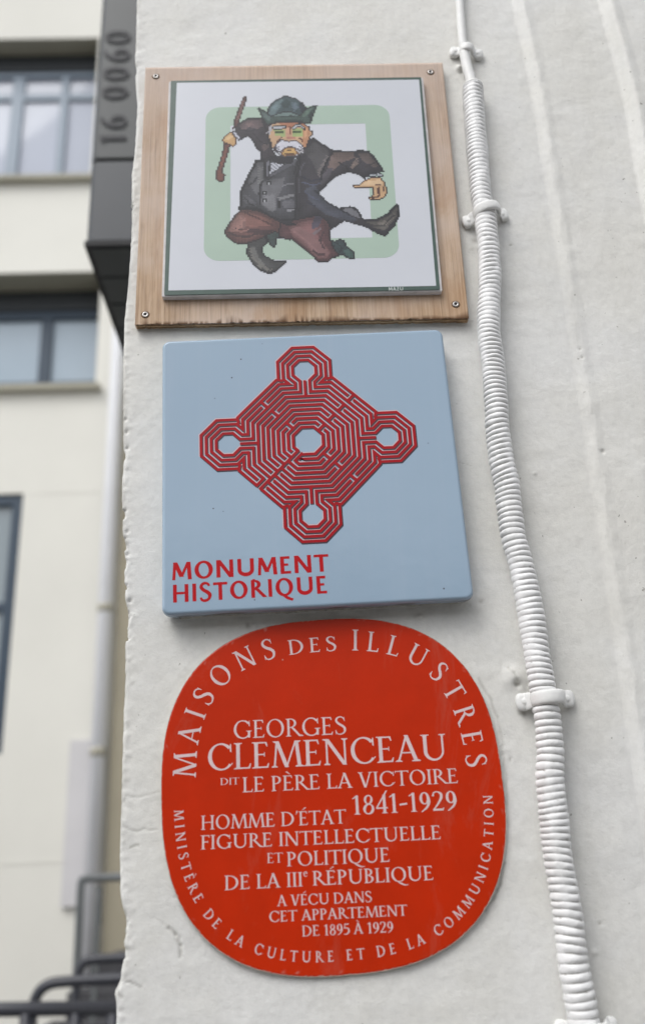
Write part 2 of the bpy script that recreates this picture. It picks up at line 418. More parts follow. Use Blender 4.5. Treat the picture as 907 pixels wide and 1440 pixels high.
        p.ring(.42, .44, .36, .46, S*1.5, T*1.6, 20, 320); p.bar(.12, .76, .52, T*1.5); adv = .84
    elif ch == '-': p.poly([(.03, .36), (.36, .40), (.36, .40+T*1.7), (.03, .36+T*1.7)]); adv = .40
    elif ch == "'": p.poly([(.09, 1.02), (.17, 1.04), (.17, .93), (.07, .76), (.05, .77), (.09, .90)]); adv = .20
    else: adv = .30
    if acc == 'g': p.poly([(ac-.17, 1.25), (ac-.07, 1.27), (ac+.10, 1.08), (ac+.07, 1.07)])
    if acc == 'a': p.poly([(ac+.17, 1.25), (ac+.07, 1.27), (ac-.10, 1.08), (ac-.07, 1.07)])
    return p.out, adv

LIFT = 5e-6
def text_line(name, text, p0, p1, cap_px, y, mat, parent, S=.115, T=.05, sf=True, track=.0, up=None):
    """lettering between two photographed baseline points, laid on the plane at depth y"""
    a = W(*p0, y)[[0, 2]]; b = W(*p1, y)[[0, 2]]; mid = ((p0[0]+p1[0])/2, (p0[1]+p1[1])/2)
    m0 = W(*mid, y)[[0, 2]]
    if up is None: up = (mid[0]+.0, mid[1]-cap_px)
    cap = np.linalg.norm(W(*up, y)[[0, 2]]-m0)
    d = b-a; L = np.linalg.norm(d); d /= L; n = np.array([-d[1], d[0]])
    gl = []; x = 0
    for ch in text:
        g, adv = glyph(ch, S, T, sf); gl.append((g, x)); x += adv+track
    # trim side bearings of about .05 at each end
    x0 = .045; x1 = x-track-.045; sx = L/(x1-x0)
    V = []; F = []
    for g, gx in gl:
        for k, (P, fs) in enumerate(g):
            o = len(V)
            for q in P:
                u = (q[0]+gx-x0)*sx; r = a+d*u+n*q[1]*cap
                V.append((r[0], y-LIFT*(k+1), r[1]))
            F += [tuple(o+i for i in f) for f in fs]
    return obj(name, V, F, mat, parent)

def text_path(name, words, path, y, mat, parent, flip=False, S=.115, T=.055):
    """words: (text, start point, end point, cap height m) set along an arc-length path of (x, z) points"""
    P = np.asarray(path); s = np.concatenate([[0], np.cumsum(np.linalg.norm(np.diff(P, axis=0), axis=1))])
    V = []; F = []
    def at_(u):
        x = np.interp(u, s, P[:, 0]); z = np.interp(u, s, P[:, 1]); e = .003
        t = np.array([np.interp(u+e, s, P[:, 0])-np.interp(u-e, s, P[:, 0]), np.interp(u+e, s, P[:, 1])-np.interp(u-e, s, P[:, 1])])
        return np.array([x, z]), t/np.linalg.norm(t)
    for text, q0, q1, cap, first, wx in words:
        u0 = s[np.argmin(np.linalg.norm(P-q0, axis=1))]; u1 = s[np.argmin(np.linalg.norm(P-q1, axis=1))]
        G = [glyph(c, S, T, True) for c in text]; caps = [cap*first if i == 0 else cap for i in range(len(text))]
        wds = [G[i][1]*caps[i]*wx*(1.0 if text[i] != ' ' else 1.25) for i in range(len(text))]; gap = ((u1-u0)-sum(wds))/(len(text)-1)
        u = u0
        for (g, adv), cp, wd in zip(G, caps, wds):
            c, t = at_(u+wd/2); n = np.array([-t[1], t[0]])
            for k, (Q, fs) in enumerate(g):
                o = len(V)
                for q in Q:
                    r = c+t*(q[0]-adv/2)*cp*wx+n*q[1]*cp; V.append((r[0], y-LIFT*(k+1), r[1]))
                F += [tuple(o+i for i in f) for f in fs]
            u += wd+gap
    return obj(name, V, F, mat, parent)

def set_attr(o, name, vals):
    a = o.data.attributes.new(name, 'FLOAT', 'POINT'); a.data.foreach_set('value', np.asarray(vals, np.float32))

# ------------------------------------------------------------------ near wall
EDGE = [(205, -400), (197, -40), (192, 0), (191, 60), (189, 90), (193, 150), (190, 200), (186, 245), (185, 330), (180, 400), (175, 450), (173, 520), (173, 640), (172, 700),
        (174, 780), (176, 860), (176, 960), (172, 1040), (170, 1120), (168, 1200), (169, 1255), (173, 1290), (171, 1330), (170, 1375), (164, 1400), (163, 1440), (158, 1900)]
eW = np.array([W(a, b, 0) for a, b in EDGE]); ez = eW[::-1, 2]; ex = eW[::-1, 0]
def edge_x(z): return np.interp(z, ez, ex)
zs = np.concatenate([np.linspace(-1.6, -.26, 30), np.arange(-.25, 1.16, .00135), np.linspace(1.18, 5.0, 40)])
us = np.concatenate([np.arange(0, .70, .00135), np.linspace(.71, 3.2, 40)])
Z, Uu = np.meshgrid(zs, us, indexing='ij')
rough_edge = (.0007*vnoise(zs*210, zs*0+1, 3)*2+.0009*vnoise(zs*37, zs*0+5, 4)*2)*(.35+1.3*np.clip(vnoise(zs*11, zs*0+7, 5)+.45, 0, 1))
chip = np.zeros_like(zs)
for zc, dz, dp in ((W(172, 1300)[2], .012, .004), (W(171, 1340)[2], .010, .004), (W(188, 95)[2], .008, .003), (W(175, 640)[2], .006, .003), (W(176, 790)[2], .007, .003), (W(176, 860)[2], .008, .004), (W(165, 1395)[2], .006, -.003)):
    chip += dp*np.exp(-((zs-zc)/dz)**2)*(.6+.8*np.abs(vnoise(zs*500, zs*0+9, 6)))
n1 = vnoise(zs*62, zs*0+2, 7); n2 = vnoise(zs*240, zs*0+2, 8)
chip += np.where(n1+.25*n2 > .26, .0014+.0024*np.abs(n2), 0)*(vnoise(zs*9, zs*0+4, 9) > .16)
xe = edge_x(zs)+rough_edge*.5+chip
fade = np.clip(1-Uu/.06, 0, 1)
X = xe[:, None]*fade+edge_x(zs)[:, None]*(1-fade)+Uu
def sm(x, a, b): u = np.clip((x-a)/(b-a), 0, 1); return u*u*(3-2*u)
H = .0016*vnoise(X*9, Z*7, 11)+.0011*vnoise(X*26, Z*22, 12)+.0005*vnoise(X*75, Z*80, 13)+.00018*vnoise(X*260, Z*260, 14)
c1 = np.interp(Z, [-.2, 0, .4, .7, .9, 1.06, 1.2], [.303, .301, .300, .299, .296, .287, .285])+.0012*vnoise(Z*9, Z*0, 21)
c2 = .409-.009*sm(Z, .85, 1.06)+.001*vnoise(Z*12, Z*0, 22)
H += (.0030+.0040*sm(np.abs(Z-.42), .15, .50))*sm(X, c1-.013, c1+.002)-.0010*sm(X, c1+.002, c1+.012)+.0105*sm(X, c2-.014, c2+.002)-.002*sm(X, c2+.002, c2+.014)
H += .0004*np.exp(-((X-c1)/.006)**2)*vnoise(X*190, Z*60, 23)*2
rnd = np.clip(1-Uu/.004, 0, 1); H -= .0035*(1-np.sqrt(np.clip(1-rnd**2, 0, 1)))      # worn arris
H += .0006*np.exp(-(Uu/.010)**2)*vnoise(X*190, Z*230, 24)*2                          # filler ridges by the arris
dirt_shade = np.zeros_like(H)
def lump(px, py, r, h, d=0, rx=1):
    global H, dirt_shade
    c = W(px, py); q = ((X-c[0])/(r*rx))**2+((Z-c[2])/r)**2
    H += h*np.exp(-q); 
    if d: dirt_shade = np.maximum(dirt_shade, d*np.exp(-q*1.6)*np.clip(.6+1.4*vnoise(X*300, Z*300, 31), 0, 1))
lump(722, 955, .010, .0045); lump(727, 962, .004, -.004, .9); lump(735, 972, .006, -.001, .5); lump(716, 945, .004, .001, .25)
lump(736, 1003, .0035, -.001, .8, 1.6); lump(742, 1015, .006, 0, .35)
lump(717, 345, .0016, -.0008, 1, 1.6); lump(668, 340, .004, -.001, .6); lump(664, 350, .006, 0, .4); lump(646, 97, .0042, .005, 0); lump(647, 103, .0024, -.001, .35)
lump(814, 492, .0018, -.001, .8); lump(817, 504, .0018, -.001, .8); lump(846, 636, .0022, -.002, .5); lump(752, 666, .0018, .001, .55)
lump(718, 1068, .0026, -.001, .8, .5); lump(705, 1062, .002, -.001, .5); lump(253, 1320, .0025, -.001, .7, .35); lump(843, 1299, .0015, -.001, .6); lump(835, 1340, .0025, .0015, .1)
lump(352, 880, .004, 0, .8, 2.2); lump(590, 866, .004, 0, .7, 2.0); lump(470, 873, .003, 0, .4, 3); lump(655, 851, .0035, -.001, .8); lump(676, 846, .003, -.001, .5)
for px, py in ((174, 590), (175, 608), (176, 630), (173, 718), (176, 748), (177, 780), (178, 862), (180, 845), (172, 1290), (170, 1320), (167, 1350), (172, 1310)):
    lump(px+3, py, .0022, -.002, .5, .8)
def line(pts, wd, depth, d):
    """hairline crack or scratch through photographed points"""
    global H, dirt_shade
    Q = [W(a, b)[[0, 2]] for a, b in pts]
    for a, b in zip(Q[:-1], Q[1:]):
        x0, x1 = min(a[0], b[0])-.01, max(a[0], b[0])+.01; z0, z1 = min(a[1], b[1])-.01, max(a[1], b[1])+.01
        m = (X > x0) & (X < x1) & (Z > z0) & (Z < z1)
        x = X[m]+.0012*vnoise(X[m]*160, Z[m]*160, 41)*2; z = Z[m]+.0012*vnoise(X[m]*160, Z[m]*160, 42)*2
        ab = b-a; tt = np.clip(((x-a[0])*ab[0]+(z-a[1])*ab[1])/(ab@ab), 0, 1)
        q = np.exp(-(((x-a[0]-tt*ab[0])**2+(z-a[1]-tt*ab[1])**2)/wd**2))
        H[m] -= depth*q; dirt_shade[m] = np.maximum(dirt_shade[m], d*q)
line([(172, 1165), (190, 1168), (222, 1166)], .0007, .0006, .35); line([(176, 1118), (200, 1120), (228, 1112)], .0006, .0004, .25)
line([(182, 1190), (196, 1189)], .0010, .0006, .7); line([(172, 1378), (184, 1380), (200, 1388)], .0007, .0008, .4)
line([(236, 1304), (248, 1316), (255, 1330), (254, 1345)], .0016, .0010, .45); line([(215, 1290), (232, 1300)], .0008, .0004, .2)
line([(170, 1380), (166, 1392), (172, 1402)], .001, .001, .5); line([(245, 1262), (262, 1252)], .0006, .0004, .25)
line([(646, 650), (662, 655)], .0006, .0005, .3); line([(708, 1215), (700, 1252), (682, 1284)], .0012, .0008, .5)
line([(713, 940), (723, 948), (728, 958)], .0012, .0008, .45); line([(672, 955), (690, 985), (700, 1010)], .0013, .0004, .45)
line([(700, 1010), (706, 1050), (711, 1090), (713, 1130)], .0010, .0004, .30)
# grime that collects under the blue tile and beside the plate rims
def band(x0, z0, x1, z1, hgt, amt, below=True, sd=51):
    global dirt_shade
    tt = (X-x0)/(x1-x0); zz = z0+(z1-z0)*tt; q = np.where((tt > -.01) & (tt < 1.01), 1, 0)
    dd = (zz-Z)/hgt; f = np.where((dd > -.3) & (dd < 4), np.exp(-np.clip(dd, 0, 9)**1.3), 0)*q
    dirt_shade = np.maximum(dirt_shade, amt*f*np.clip(.55+1.5*vnoise(X*90, Z*160, sd)+.6*vnoise(X*300, Z*500, sd+1), 0, 1))
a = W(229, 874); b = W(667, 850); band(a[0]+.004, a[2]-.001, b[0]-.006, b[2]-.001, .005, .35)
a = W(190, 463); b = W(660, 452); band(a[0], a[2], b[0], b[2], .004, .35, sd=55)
dirt_shade = np.maximum(dirt_shade, .28*np.exp(-((X-c1+.004)/.009)**2)*np.clip(vnoise(X*30, Z*9, 61)*2.2, 0, 1))
dirt_shade = np.maximum(dirt_shade, .5*np.exp(-(Uu/.004)**2)*np.clip(.1+vnoise(X*200, Z*45, 62)*2, 0, 1))
nz, nu = Z.shape
# columns carrying the side of the building back from the arris
esm = np.interp(zs, [-1.6, -.2, .5, 1.1, 5], [-.193, -.190, -.199, -.204, -.206])
back = [(xe, .004), (edge_x(zs)+.0012, .014), (esm*.5+.5*edge_x(zs)+.0016, .06), (esm+.002, .25), (esm+.002, 9.0)]
Vx = [X]; Vy = [-H]; Vz = [Z]; D = [dirt_shade]
for bx_, yy in back:
    Vx.insert(0, bx_[:, None]); Vy.insert(0, np.full((nz, 1), yy)); Vz.insert(0, zs[:, None]); D.insert(0, np.zeros((nz, 1)))
GX = np.concatenate(Vx, 1); GY = np.concatenate(Vy, 1); GZ = np.concatenate(Vz, 1); GD = np.concatenate(D, 1)
nc = GX.shape[1]; idx = np.arange(nz*nc).reshape(nz, nc)
Fw = np.stack([idx[:-1, :-1], idx[:-1, 1:], idx[1:, 1:], idx[1:, :-1]], -1).reshape(-1, 4)
wall = obj('plaster_wall', np.stack([GX, GY, GZ], -1).reshape(-1, 3), Fw, M_WALL, None, True)
tag(wall, 'white painted rough plaster wall carrying the three square plaques', 'wall'); set_attr(wall, 'dirt_shade', GD.ravel())
def wall_front(x, z): return 0.0

# ------------------------------------------------------------------ picture on plywood
WC = (-.0097, .7444)
art = empty('picture_panel', (WC[0], -.001, WC[1]), 'plywood board with a pixel art print of a running moustached man, top sign', 'sign')
def dense(P, step=.0015):
    out = []; P = np.asarray(P, float)
    for a, b in zip(P, np.roll(P, -1, 0)):
        n = max(1, int(np.linalg.norm(b-a)/step)); out += [a+(b-a)*k/n for k in range(n)]
    return np.array(out)
cw = np.array([W(x, y, -.011)[[0, 2]] for x, y in ((190, 456.5), (659, 447.5), (622, 88), (205, 95))])
O = dense(cw); jag = np.zeros(len(O))
low = O[:, 1] < cw[:2, 1].max()+.003
jag[low] = .0011*np.clip(vnoise(O[low, 0]*260, O[low, 0]*0, 71)*2-.1, 0, 1)+.0006*np.clip(vnoise(O[low, 0]*700, O[low, 0]*0, 72)*2, 0, 1)
jag[~low] = .0003*np.clip(vnoise(O[~low, 0]*300, O[~low, 1]*300, 73)*2, 0, 1)
O[:, 1] += np.where(low, jag, 0)
V, F, S = slab(O, [(-.0005, .0006), (-.0022, .0002)]); obj('plywood_layer', V, F, M_PLYEDGE, art)
V, F, S = slab(O, [(-.0022, .0010), (-.0044, .0009)]); obj('plywood_layer', V, F, M_PLYDARK, art)
V, F, S = slab(O, [(-.0044, .0000), (-.0068, .0001)]); obj('plywood_layer', V, F, M_PLYEDGE, art)
V, F, S = slab(O, [(-.0068, .0011), (-.0088, .0008)]); obj('plywood_layer', V, F, M_PLYDARK, art)
# face ply as a fine grid so that the splintered lower rim can be marked
nx_, nz_ = 220, 220; uu, vv = np.meshgrid(np.linspace(0, 1, nx_), np.linspace(0, 1, nz_)**1.8, indexing='xy')
fx = (cw[0, 0]*(1-uu)+cw[1, 0]*uu)*(1-vv)+(cw[3, 0]*(1-uu)+cw[2, 0]*uu)*vv; fz = (cw[0, 1]*(1-uu)+cw[1, 1]*uu)*(1-vv)+(cw[3, 1]*(1-uu)+cw[2, 1]*uu)*vv
frz = (.0016*np.clip(vnoise(fx[0]*330, fx[0]*0, 71)*2-.1, 0, 1)+.0010*np.clip(vnoise(fx[0]*800, fx[0]*0, 74)*2, 0, 1))
fz = fz+frz[None, :]*np.exp(-vv*120)
yy = -.0108+.0005*np.clip(vnoise(fx*260, fz*20, 75), 0, 1)*np.exp(-vv*30)
ii = np.arange(nx_*nz_).reshape(nz_, nx_)
Fg = np.stack([ii[:-1, :-1], ii[:-1, 1:], ii[1:, 1:], ii[1:, :-1]], -1).reshape(-1, 4)
Vg = np.stack([fx, yy, fz], -1).reshape(-1, 3)
bd = np.concatenate([ii[0, :], ii[1:, -1], ii[-1, -2::-1], ii[-2:0:-1, 0]]); nb_ = len(bd)
Vb = Vg[bd].copy(); Vb[:, 1] = -.0088; Fb = np.array([(len(Vg)+k, len(Vg)+(k+1) % nb_, bd[(k+1) % nb_], bd[k]) for k in range(nb_)])
face = obj('plywood_face', np.concatenate([Vg, Vb]), np.concatenate([Fg, Fb]), M_PLY, art)
dz = (fz-np.minimum(cw[0, 1], cw[1, 1]))
fr = np.clip(1.15-(fz-(cw[0, 1]*(1-uu)+cw[1, 1]*uu))/(.0035+.007*np.clip(vnoise(fx*45, fx*0, 81)*2.4, 0, 1)), 0, 1)*np.clip(.55+2.2*vnoise(fx*420, fz*25, 82)+1.2*np.clip(fx+.02, 0, .2)*5, 0, 1)
set_attr(face, 'dirt_shade', np.concatenate([fr.ravel(), np.full(nb_, .25)]))
def screw(px, py, y, parent, r=.0036):
    c = W(px, py, y)
    m = MB(); prof = [(0.0, r*1.0), (-.0006, r), (-.0010, r*.86), (-.0011, r*.48)]
    n = 20; V = []
    for yy, rr in prof: V += [(c[0]+rr*cos(2*pi*k/n), y+yy, c[2]+rr*sin(2*pi*k/n)) for k in range(n)]
    V += [(c[0]+r*.42*cos(2*pi*k/n), y-.0003, c[2]+r*.42*sin(2*pi*k/n)) for k in range(n)]
    F = [(i*n+k, i*n+(k+1) % n, (i+1)*n+(k+1) % n, (i+1)*n+k) for i in range(4) for k in range(n)]
    s = obj('screw', V, F, M_STEEL, parent, True)
    P = []
    for k in range(12):
        a = 2*pi*k/12+.2; rr = r*(.44 if k % 2 == 0 else .36); P.append((c[0]+rr*cos(a), c[2]+rr*sin(a)))
    V, F, S = slab(P, [(y-.0002, 0), (y-.00045, 0)]); obj('socket', V, F, M_DARK, s)
    V = [(c[0]+r*1.35*cos(2*pi*k/n), y-.00006, c[2]+r*1.3*sin(2*pi*k/n)) for k in range(n)]
    obj('countersink', V, [tuple(range(n))], M_PLYDARK, s)
for a, b in ((219.5, 107.5), (605, 101.5), (640.5, 428), (204.8, 442.5)): screw(a, b, -.0109, art)

# the printed panel
PY = -.0190
cp = np.array([W(x, y, PY)[[0, 2]] for x, y in ((230, 415), (618, 407), (592, 108.5), (242, 113.5))])
pc = cp.mean(0); ex_ = ((cp[1]-cp[0])+(cp[2]-cp[3])); ex_ /= np.linalg.norm(ex_); ez_ = np.array([-ex_[1], ex_[0]])
PWH = np.abs((cp-pc)@ex_).mean(), np.abs((cp-pc)@ez_).mean()
def PL(px, py): q = W(px, py, PY)[..., [0, 2]]-pc; return q@ex_, q@ez_
def PW(u, v, y): return np.stack([pc[0]+u*ex_[0]+v*ez_[0], np.full(np.shape(u), y) if np.isscalar(y) else y, pc[1]+u*ex_[1]+v*ez_[1]], -1)
ang = math.atan2(ex_[1], ex_[0])
V, F, S = slab(rot2(rrect(PWH[0]+.0028, PWH[1]+.0010, .002, 4), ang, pc+ez_*-.0006), [(-.0112, 0), (-.0175, 0), (-.0180, .0006)])
panel = obj('printed_panel', V, F, M_FOAM, art)
V, F, S = slab(rot2(rrect(PWH[0], PWH[1], .001, 3), ang, pc), [(-.0180, 0), (PY, 0)])
obj('green_border', V, F, M_GREENB, panel)
a = PL(np.array([249., 589., 613., 237.]), np.array([116.5, 112., 402., 408.5]))
q = [PW(np.array(u), np.array(v), PY-.00008) for u, v in zip(*a)]
obj('white_field', [q[3], q[2], q[1], q[0]], [(0, 1, 2, 3)], M_PRINT, panel)
# pale green ring
u0, v0 = PL(np.array(288.5), np.array(365.)); u1, v1 = PL(np.array(548.), np.array(148.5)); u2, v2 = PL(np.array(561.), np.array(364.)); 
ua, va = PL(np.array(286.5), np.array(366.0)); ub, vb = PL(np.array(560.5), np.array(363.5)); uc, vc = PL(np.array(290.), np.array(150.5)); ud, vd = PL(np.array(548.), np.array(148.0))
L_, R_, B_, T_ = (ua+uc)/2, (ub+ud)/2, (va+vb)/2, (vc+vd)/2
ie, ff = PL(np.array(523.6), np.array(334.)); ig, ih = PL(np.array(513.4), np.array(173.7)); ir = (ie+ig)/2; ib = ff; it_ = ih
il = L_+(R_-ir)
r = .018; cor = []
for cx, cz, a0 in ((R_-r, B_+r, -90), (R_-r, T_-r, 0), (L_+r, T_-r, 90), (L_+r, B_+r, 180)):
    for i in range(9): aa = radians(a0+90*i/8); cor.append((cx+r*cos(aa), cz+r*sin(aa)))
inn = [(ir, ib)]*9+[(ir, it_)]*9+[(il, it_)]*9+[(il, ib)]*9
V = [PW(np.array(a), np.array(b), PY-.00016) for a, b in cor+inn]; n = 36
F = []
for k in range(n):
    k2 = (k+1) % n
    F.append((k, k2, n+k) if inn[k] == inn[k2] else (k, k2, n+k2, n+k))
obj('green_ring', V, F, M_GREENR, panel)

# the printed figure, rasterised on the artwork's own coarse pixel grid
CELL = .00176
FR = {1: (355, 130, 9.07), 2: (290, 120, 6.479), 3: (420, 120, 6.047), 4: (300, 240, 6.479), 5: (430, 240, 4.774), 6: (320, 210, 6.479), 7: (390, 290, 5.039)}
def c_(z, pts): a, b, s = FR[z]; return [(a+x/s, b+y/s) for x, y in pts]
gu, gv = PL(np.array([296., 566.]), np.array([388., 130.]))
NXc = int((gu[1]-gu[0]+.006)/CELL); NZc = int((gv[1]-gv[0]+.012)/CELL); U_0 = gu[0]-.004; V_0 = gv[0]-.006
GUc, GVc = np.meshgrid(U_0+(np.arange(NXc)+.5)*CELL, V_0+(np.arange(NZc)+.5)*CELL)
rid = np.zeros((NZc, NXc), int); RID = [0]
ink = np.zeros((NZc, NXc, 3)); on = np.zeros((NZc, NXc), bool)
def inside(pts):
    P = np.array([PL(np.array(x), np.array(y)) for x, y in pts]); m = np.zeros(GUc.shape, bool); j = len(P)-1
    for i in range(len(P)):
        xi, yi = P[i]; xj, yj = P[j]
        cnd = ((yi > GVc) != (yj > GVc)) & (GUc < (xj-xi)*(GVc-yi)/((yj-yi) if yj != yi else 1e-12)+xi)
        m ^= cnd; j = i
    return m
def paint(z, pts, col, line_=None, noise=.10, clip=None, soft=0):
    global on
    m = inside(c_(z, pts) if z else pts)
    if clip is not None: m &= clip
    if soft: m = m & ((np.indices(m.shape).sum(0) % 2 == 0) | inside_e(m))
    cl = np.array(srgb(*col)[:3]); nn = 1+noise*(vnoise(GUc/CELL/3.3, GVc/CELL/2.6, 91)*2.2+RNG.uniform(-.3, .3, m.shape))
    ink[m] = (cl[None, :]*nn[m][:, None]); on |= m
    if line_ is not None:
        RID[0] += 1; rid[m] = RID[0]
        e = m & ~(np.roll(m, 1, 0) & np.roll(m, -1, 0) & np.roll(m, 1, 1) & np.roll(m, -1, 1)); ink[e] = np.array(srgb(*line_)[:3])
    return m
def inside_e(m): return np.roll(m, 1, 0) & np.roll(m, -1, 0) & np.roll(m, 1, 1) & np.roll(m, -1, 1)
K = (24, 24, 28)
# boots and tails
m = paint(4, [(305,640),(305,760),(330,810),(380,880),(440,920),(510,945),(570,925),(620,880),(675,825),(610,815),(580,825),(520,800),(470,770),(450,740),(460,690),(500,655),(480,600),(400,560)], (62,62,62), K)
paint(4, [(325,690),(345,800),(420,885),(500,925),(550,905),(470,870),(400,800),(360,700)], (112,110,106), clip=inside_e(m), soft=1)
paint(4, [(345,690),(365,780),(430,850),(480,870),(420,800),(380,700)], (92,92,90), clip=inside_e(m))
m = paint(4, [(470,570),(500,655),(550,712),(572,700),(575,622),(640,622),(600,540)], (58,72,70), K)
m = paint(7, [(380,240),(410,247),(445,230),(475,240),(500,290),(550,325),(552,372),(510,377),(460,345),(400,370)], (52,66,68), K)
paint(7, [(470,320),(500,300),(540,335),(540,365),(500,365)], (66,92,86), clip=inside_e(m))
# trousers
m = paint(4, [(240,370),(200,400),(150,470),(100,550),(112,592),(160,640),(210,668),(310,668),(400,640),(480,600),(560,560),(700,640),(720,600),(760,480),(600,430),(400,360),(280,340)], (84,56,54), (34,24,26))
e = inside_e(m)
paint(4, [(140,560),(160,480),(235,385),(320,380),(540,450),(540,500),(330,520),(300,500),(260,560)], (106,72,66), clip=e)
paint(4, [(150,540),(180,470),(240,395),(290,430),(300,520),(170,560)], (128,94,88), clip=e)
paint(4, [(170,520),(300,545),(330,525),(470,540),(560,540),(470,590),(300,560)], (58,38,40), clip=e)
paint(4, [(200,600),(300,570),(420,590),(330,640),(220,650)], (98,66,62), clip=e, soft=1)
m = paint(7, [(20,110),(0,215),(60,235),(100,240),(160,285),(300,402),(345,402),(400,367),(440,345),(400,290),(380,240),(378,165),(440,110),(300,50),(120,60)], (84,56,58), (34,26,30))
e = inside_e(m)
paint(7, [(80,150),(110,215),(200,290),(290,370),(350,370),(378,330),(330,270),(280,200),(290,90),(180,110)], (108,76,76), clip=e)
paint(7, [(90,165),(190,250),(260,330),(320,358),(368,340),(330,285),(230,190),(150,140)], (132,98,98), clip=e)
paint(7, [(250,300),(290,335),(340,335),(335,350),(290,352),(245,318)], (62,40,44), clip=e)
paint(7, [(250,190),(310,150),(305,170),(255,215)], (120,105,110), clip=e); paint(7, [(270,60),(320,70),(300,140),(240,170),(250,110)], (66,60,72), clip=e)
# raised arm
m = paint(2, [(272,375),(300,345),(380,295),(500,295),(560,320),(600,380),(590,560),(680,700),(540,680),(498,672),(490,605),(470,592),(442,550),(415,500),(385,465),(330,490),(300,470),(260,420)], (50,44,50), K)
e = inside_e(m)
paint(2, [(300,365),(385,312),(500,310),(520,370),(470,400),(400,380),(330,420)], (88,74,76), clip=e); paint(2, [(350,350),(420,325),(440,370),(380,380)], (112,92,92), clip=e, soft=1)
paint(2, [(500,560),(560,520),(575,560),(530,600)], (84,72,72), clip=e)
# coat body, right sleeve and the flying coat tail
body = (c_(6, [(250,95),(235,150),(165,270),(110,390),(103,560),(180,545),(290,560),(420,640),(520,690),(640,700)]) +
        c_(7, [(100,110),(230,80),(300,70),(350,110),(378,165)]) + c_(5, [(170,395),(260,340),(400,380),(490,430),(530,445),(600,370),(630,300),(630,235),(610,220),(540,290),(470,325),(385,330),(370,290),(340,250),(300,238),(220,250),(150,210),(90,158)]) +
        c_(3, [(185,905),(240,850),(300,790),(370,755),(430,740),(520,765),(560,805),(590,765),(650,745),(728,742),(700,680),(640,600),(600,560),(530,548),(470,557),(300,555),(190,490),(125,440),(60,480)]) + c_(6, [(660,40),(400,60),(330,90)]))
m = paint(0, body, (46,43,48), K); e = inside_e(m); BODY = e
paint(3, [(275,600),(300,570),(460,570),(480,620),(380,650),(300,720),(230,760)], (92,78,74), clip=e); paint(3, [(500,575),(590,575),(680,690),(640,700),(540,640)], (80,70,68), clip=e)
paint(3, [(440,700),(480,640),(530,640),(460,710)], (118,104,98), clip=e, soft=1); paint(3, [(180,780),(260,700),(300,700),(250,800),(190,850)], (66,62,68), clip=e)
paint(3, [(40,560),(130,480),(260,560),(200,720),(160,760),(110,640)], (62,60,62), clip=e); paint(3, [(150,740),(230,600),(265,590),(215,700),(180,790)], (92,86,86), clip=e, soft=1)
paint(5, [(0,120),(60,100),(140,220),(350,330),(300,350),(120,290),(20,200)], (60,62,72), clip=e)
paint(5, [(240,262),(300,250),(345,275),(365,320),(300,300)], (112,112,118), clip=e); paint(5, [(400,340),(480,340),(560,300),(615,240),(610,310),(530,400),(470,390)], (82,78,74), clip=e)
paint(5, [(480,350),(560,320),(600,270),(590,330),(520,380)], (104,98,92), clip=e, soft=1)
# waistcoat
m = paint(6, [(252,100),(165,272),(112,392),(108,548),(200,540),(290,555),(410,625),(510,655),(620,640),(640,430),(620,200),(660,60),(520,120),(380,270),(345,262),(335,95)], (58,58,63), K, clip=BODY)
e = inside_e(m)
paint(6, [(255,120),(320,110),(335,260),(300,310),(285,420),(250,400),(190,300)], (82,82,86), clip=e); paint(6, [(270,150),(325,160),(330,270),(295,330),(270,300)], (104,104,106), clip=e, soft=1)
paint(6, [(130,400),(200,420),(270,500),(260,530),(140,480)], (80,80,86), clip=e, soft=1)
paint(6, [(315,300),(400,270),(520,260),(500,360),(450,440),(440,560),(370,560),(310,500)], (82,82,86), clip=e); paint(6, [(330,420),(440,400),(450,560),(400,570),(320,500)], (98,98,102), clip=e, soft=1)
paint(6, [(462,440),(600,405),(605,430),(475,465)], (128,128,132), clip=e); paint(6, [(460,465),(480,470),(480,540),(462,530)], K, clip=e); paint(6, [(535,550),(610,540),(610,562),(540,565)], (140,140,146), clip=e)
paint(6, [(490,480),(600,455),(610,530),(520,540)], (84,84,90), clip=e); paint(6, [(300,300),(330,290),(300,360),(298,520),(285,520),(283,390)], K, clip=e)
for bx, by in ((375,310),(342,398),(342,468)): paint(6, [(bx-20,by-18),(bx+20,by-18),(bx+20,by+18),(bx-20,by+18)], K, clip=BODY); paint(6, [(bx-10,by-8),(bx+10,by-8),(bx+10,by+10),(bx-10,by+10)], (170,172,176), clip=BODY)
paint(6, [(380,245),(520,145),(600,95),(640,80),(610,140),(500,190),(420,240)], (88,88,96), clip=BODY)
paint(6, [(348,120),(375,90),(395,85),(380,250),(350,265)], (112,112,122), K, clip=None)
m = paint(6, [(392,105),(500,120),(520,140),(380,245),(372,225)], (196,198,208), (60,60,66))
k = (np.indices(on.shape).sum(0) % 3 == 0) & inside_e(m); ink[k] = np.array(srgb(110,112,124)[:3])
paint(6, [(395,70),(430,60),(470,90),(510,60),(600,75),(600,120),(560,140),(520,125),(460,140),(410,110)], (36,34,42), K); paint(6, [(600,80),(640,60),(650,75),(615,100)], (178,190,196), (50,50,56))
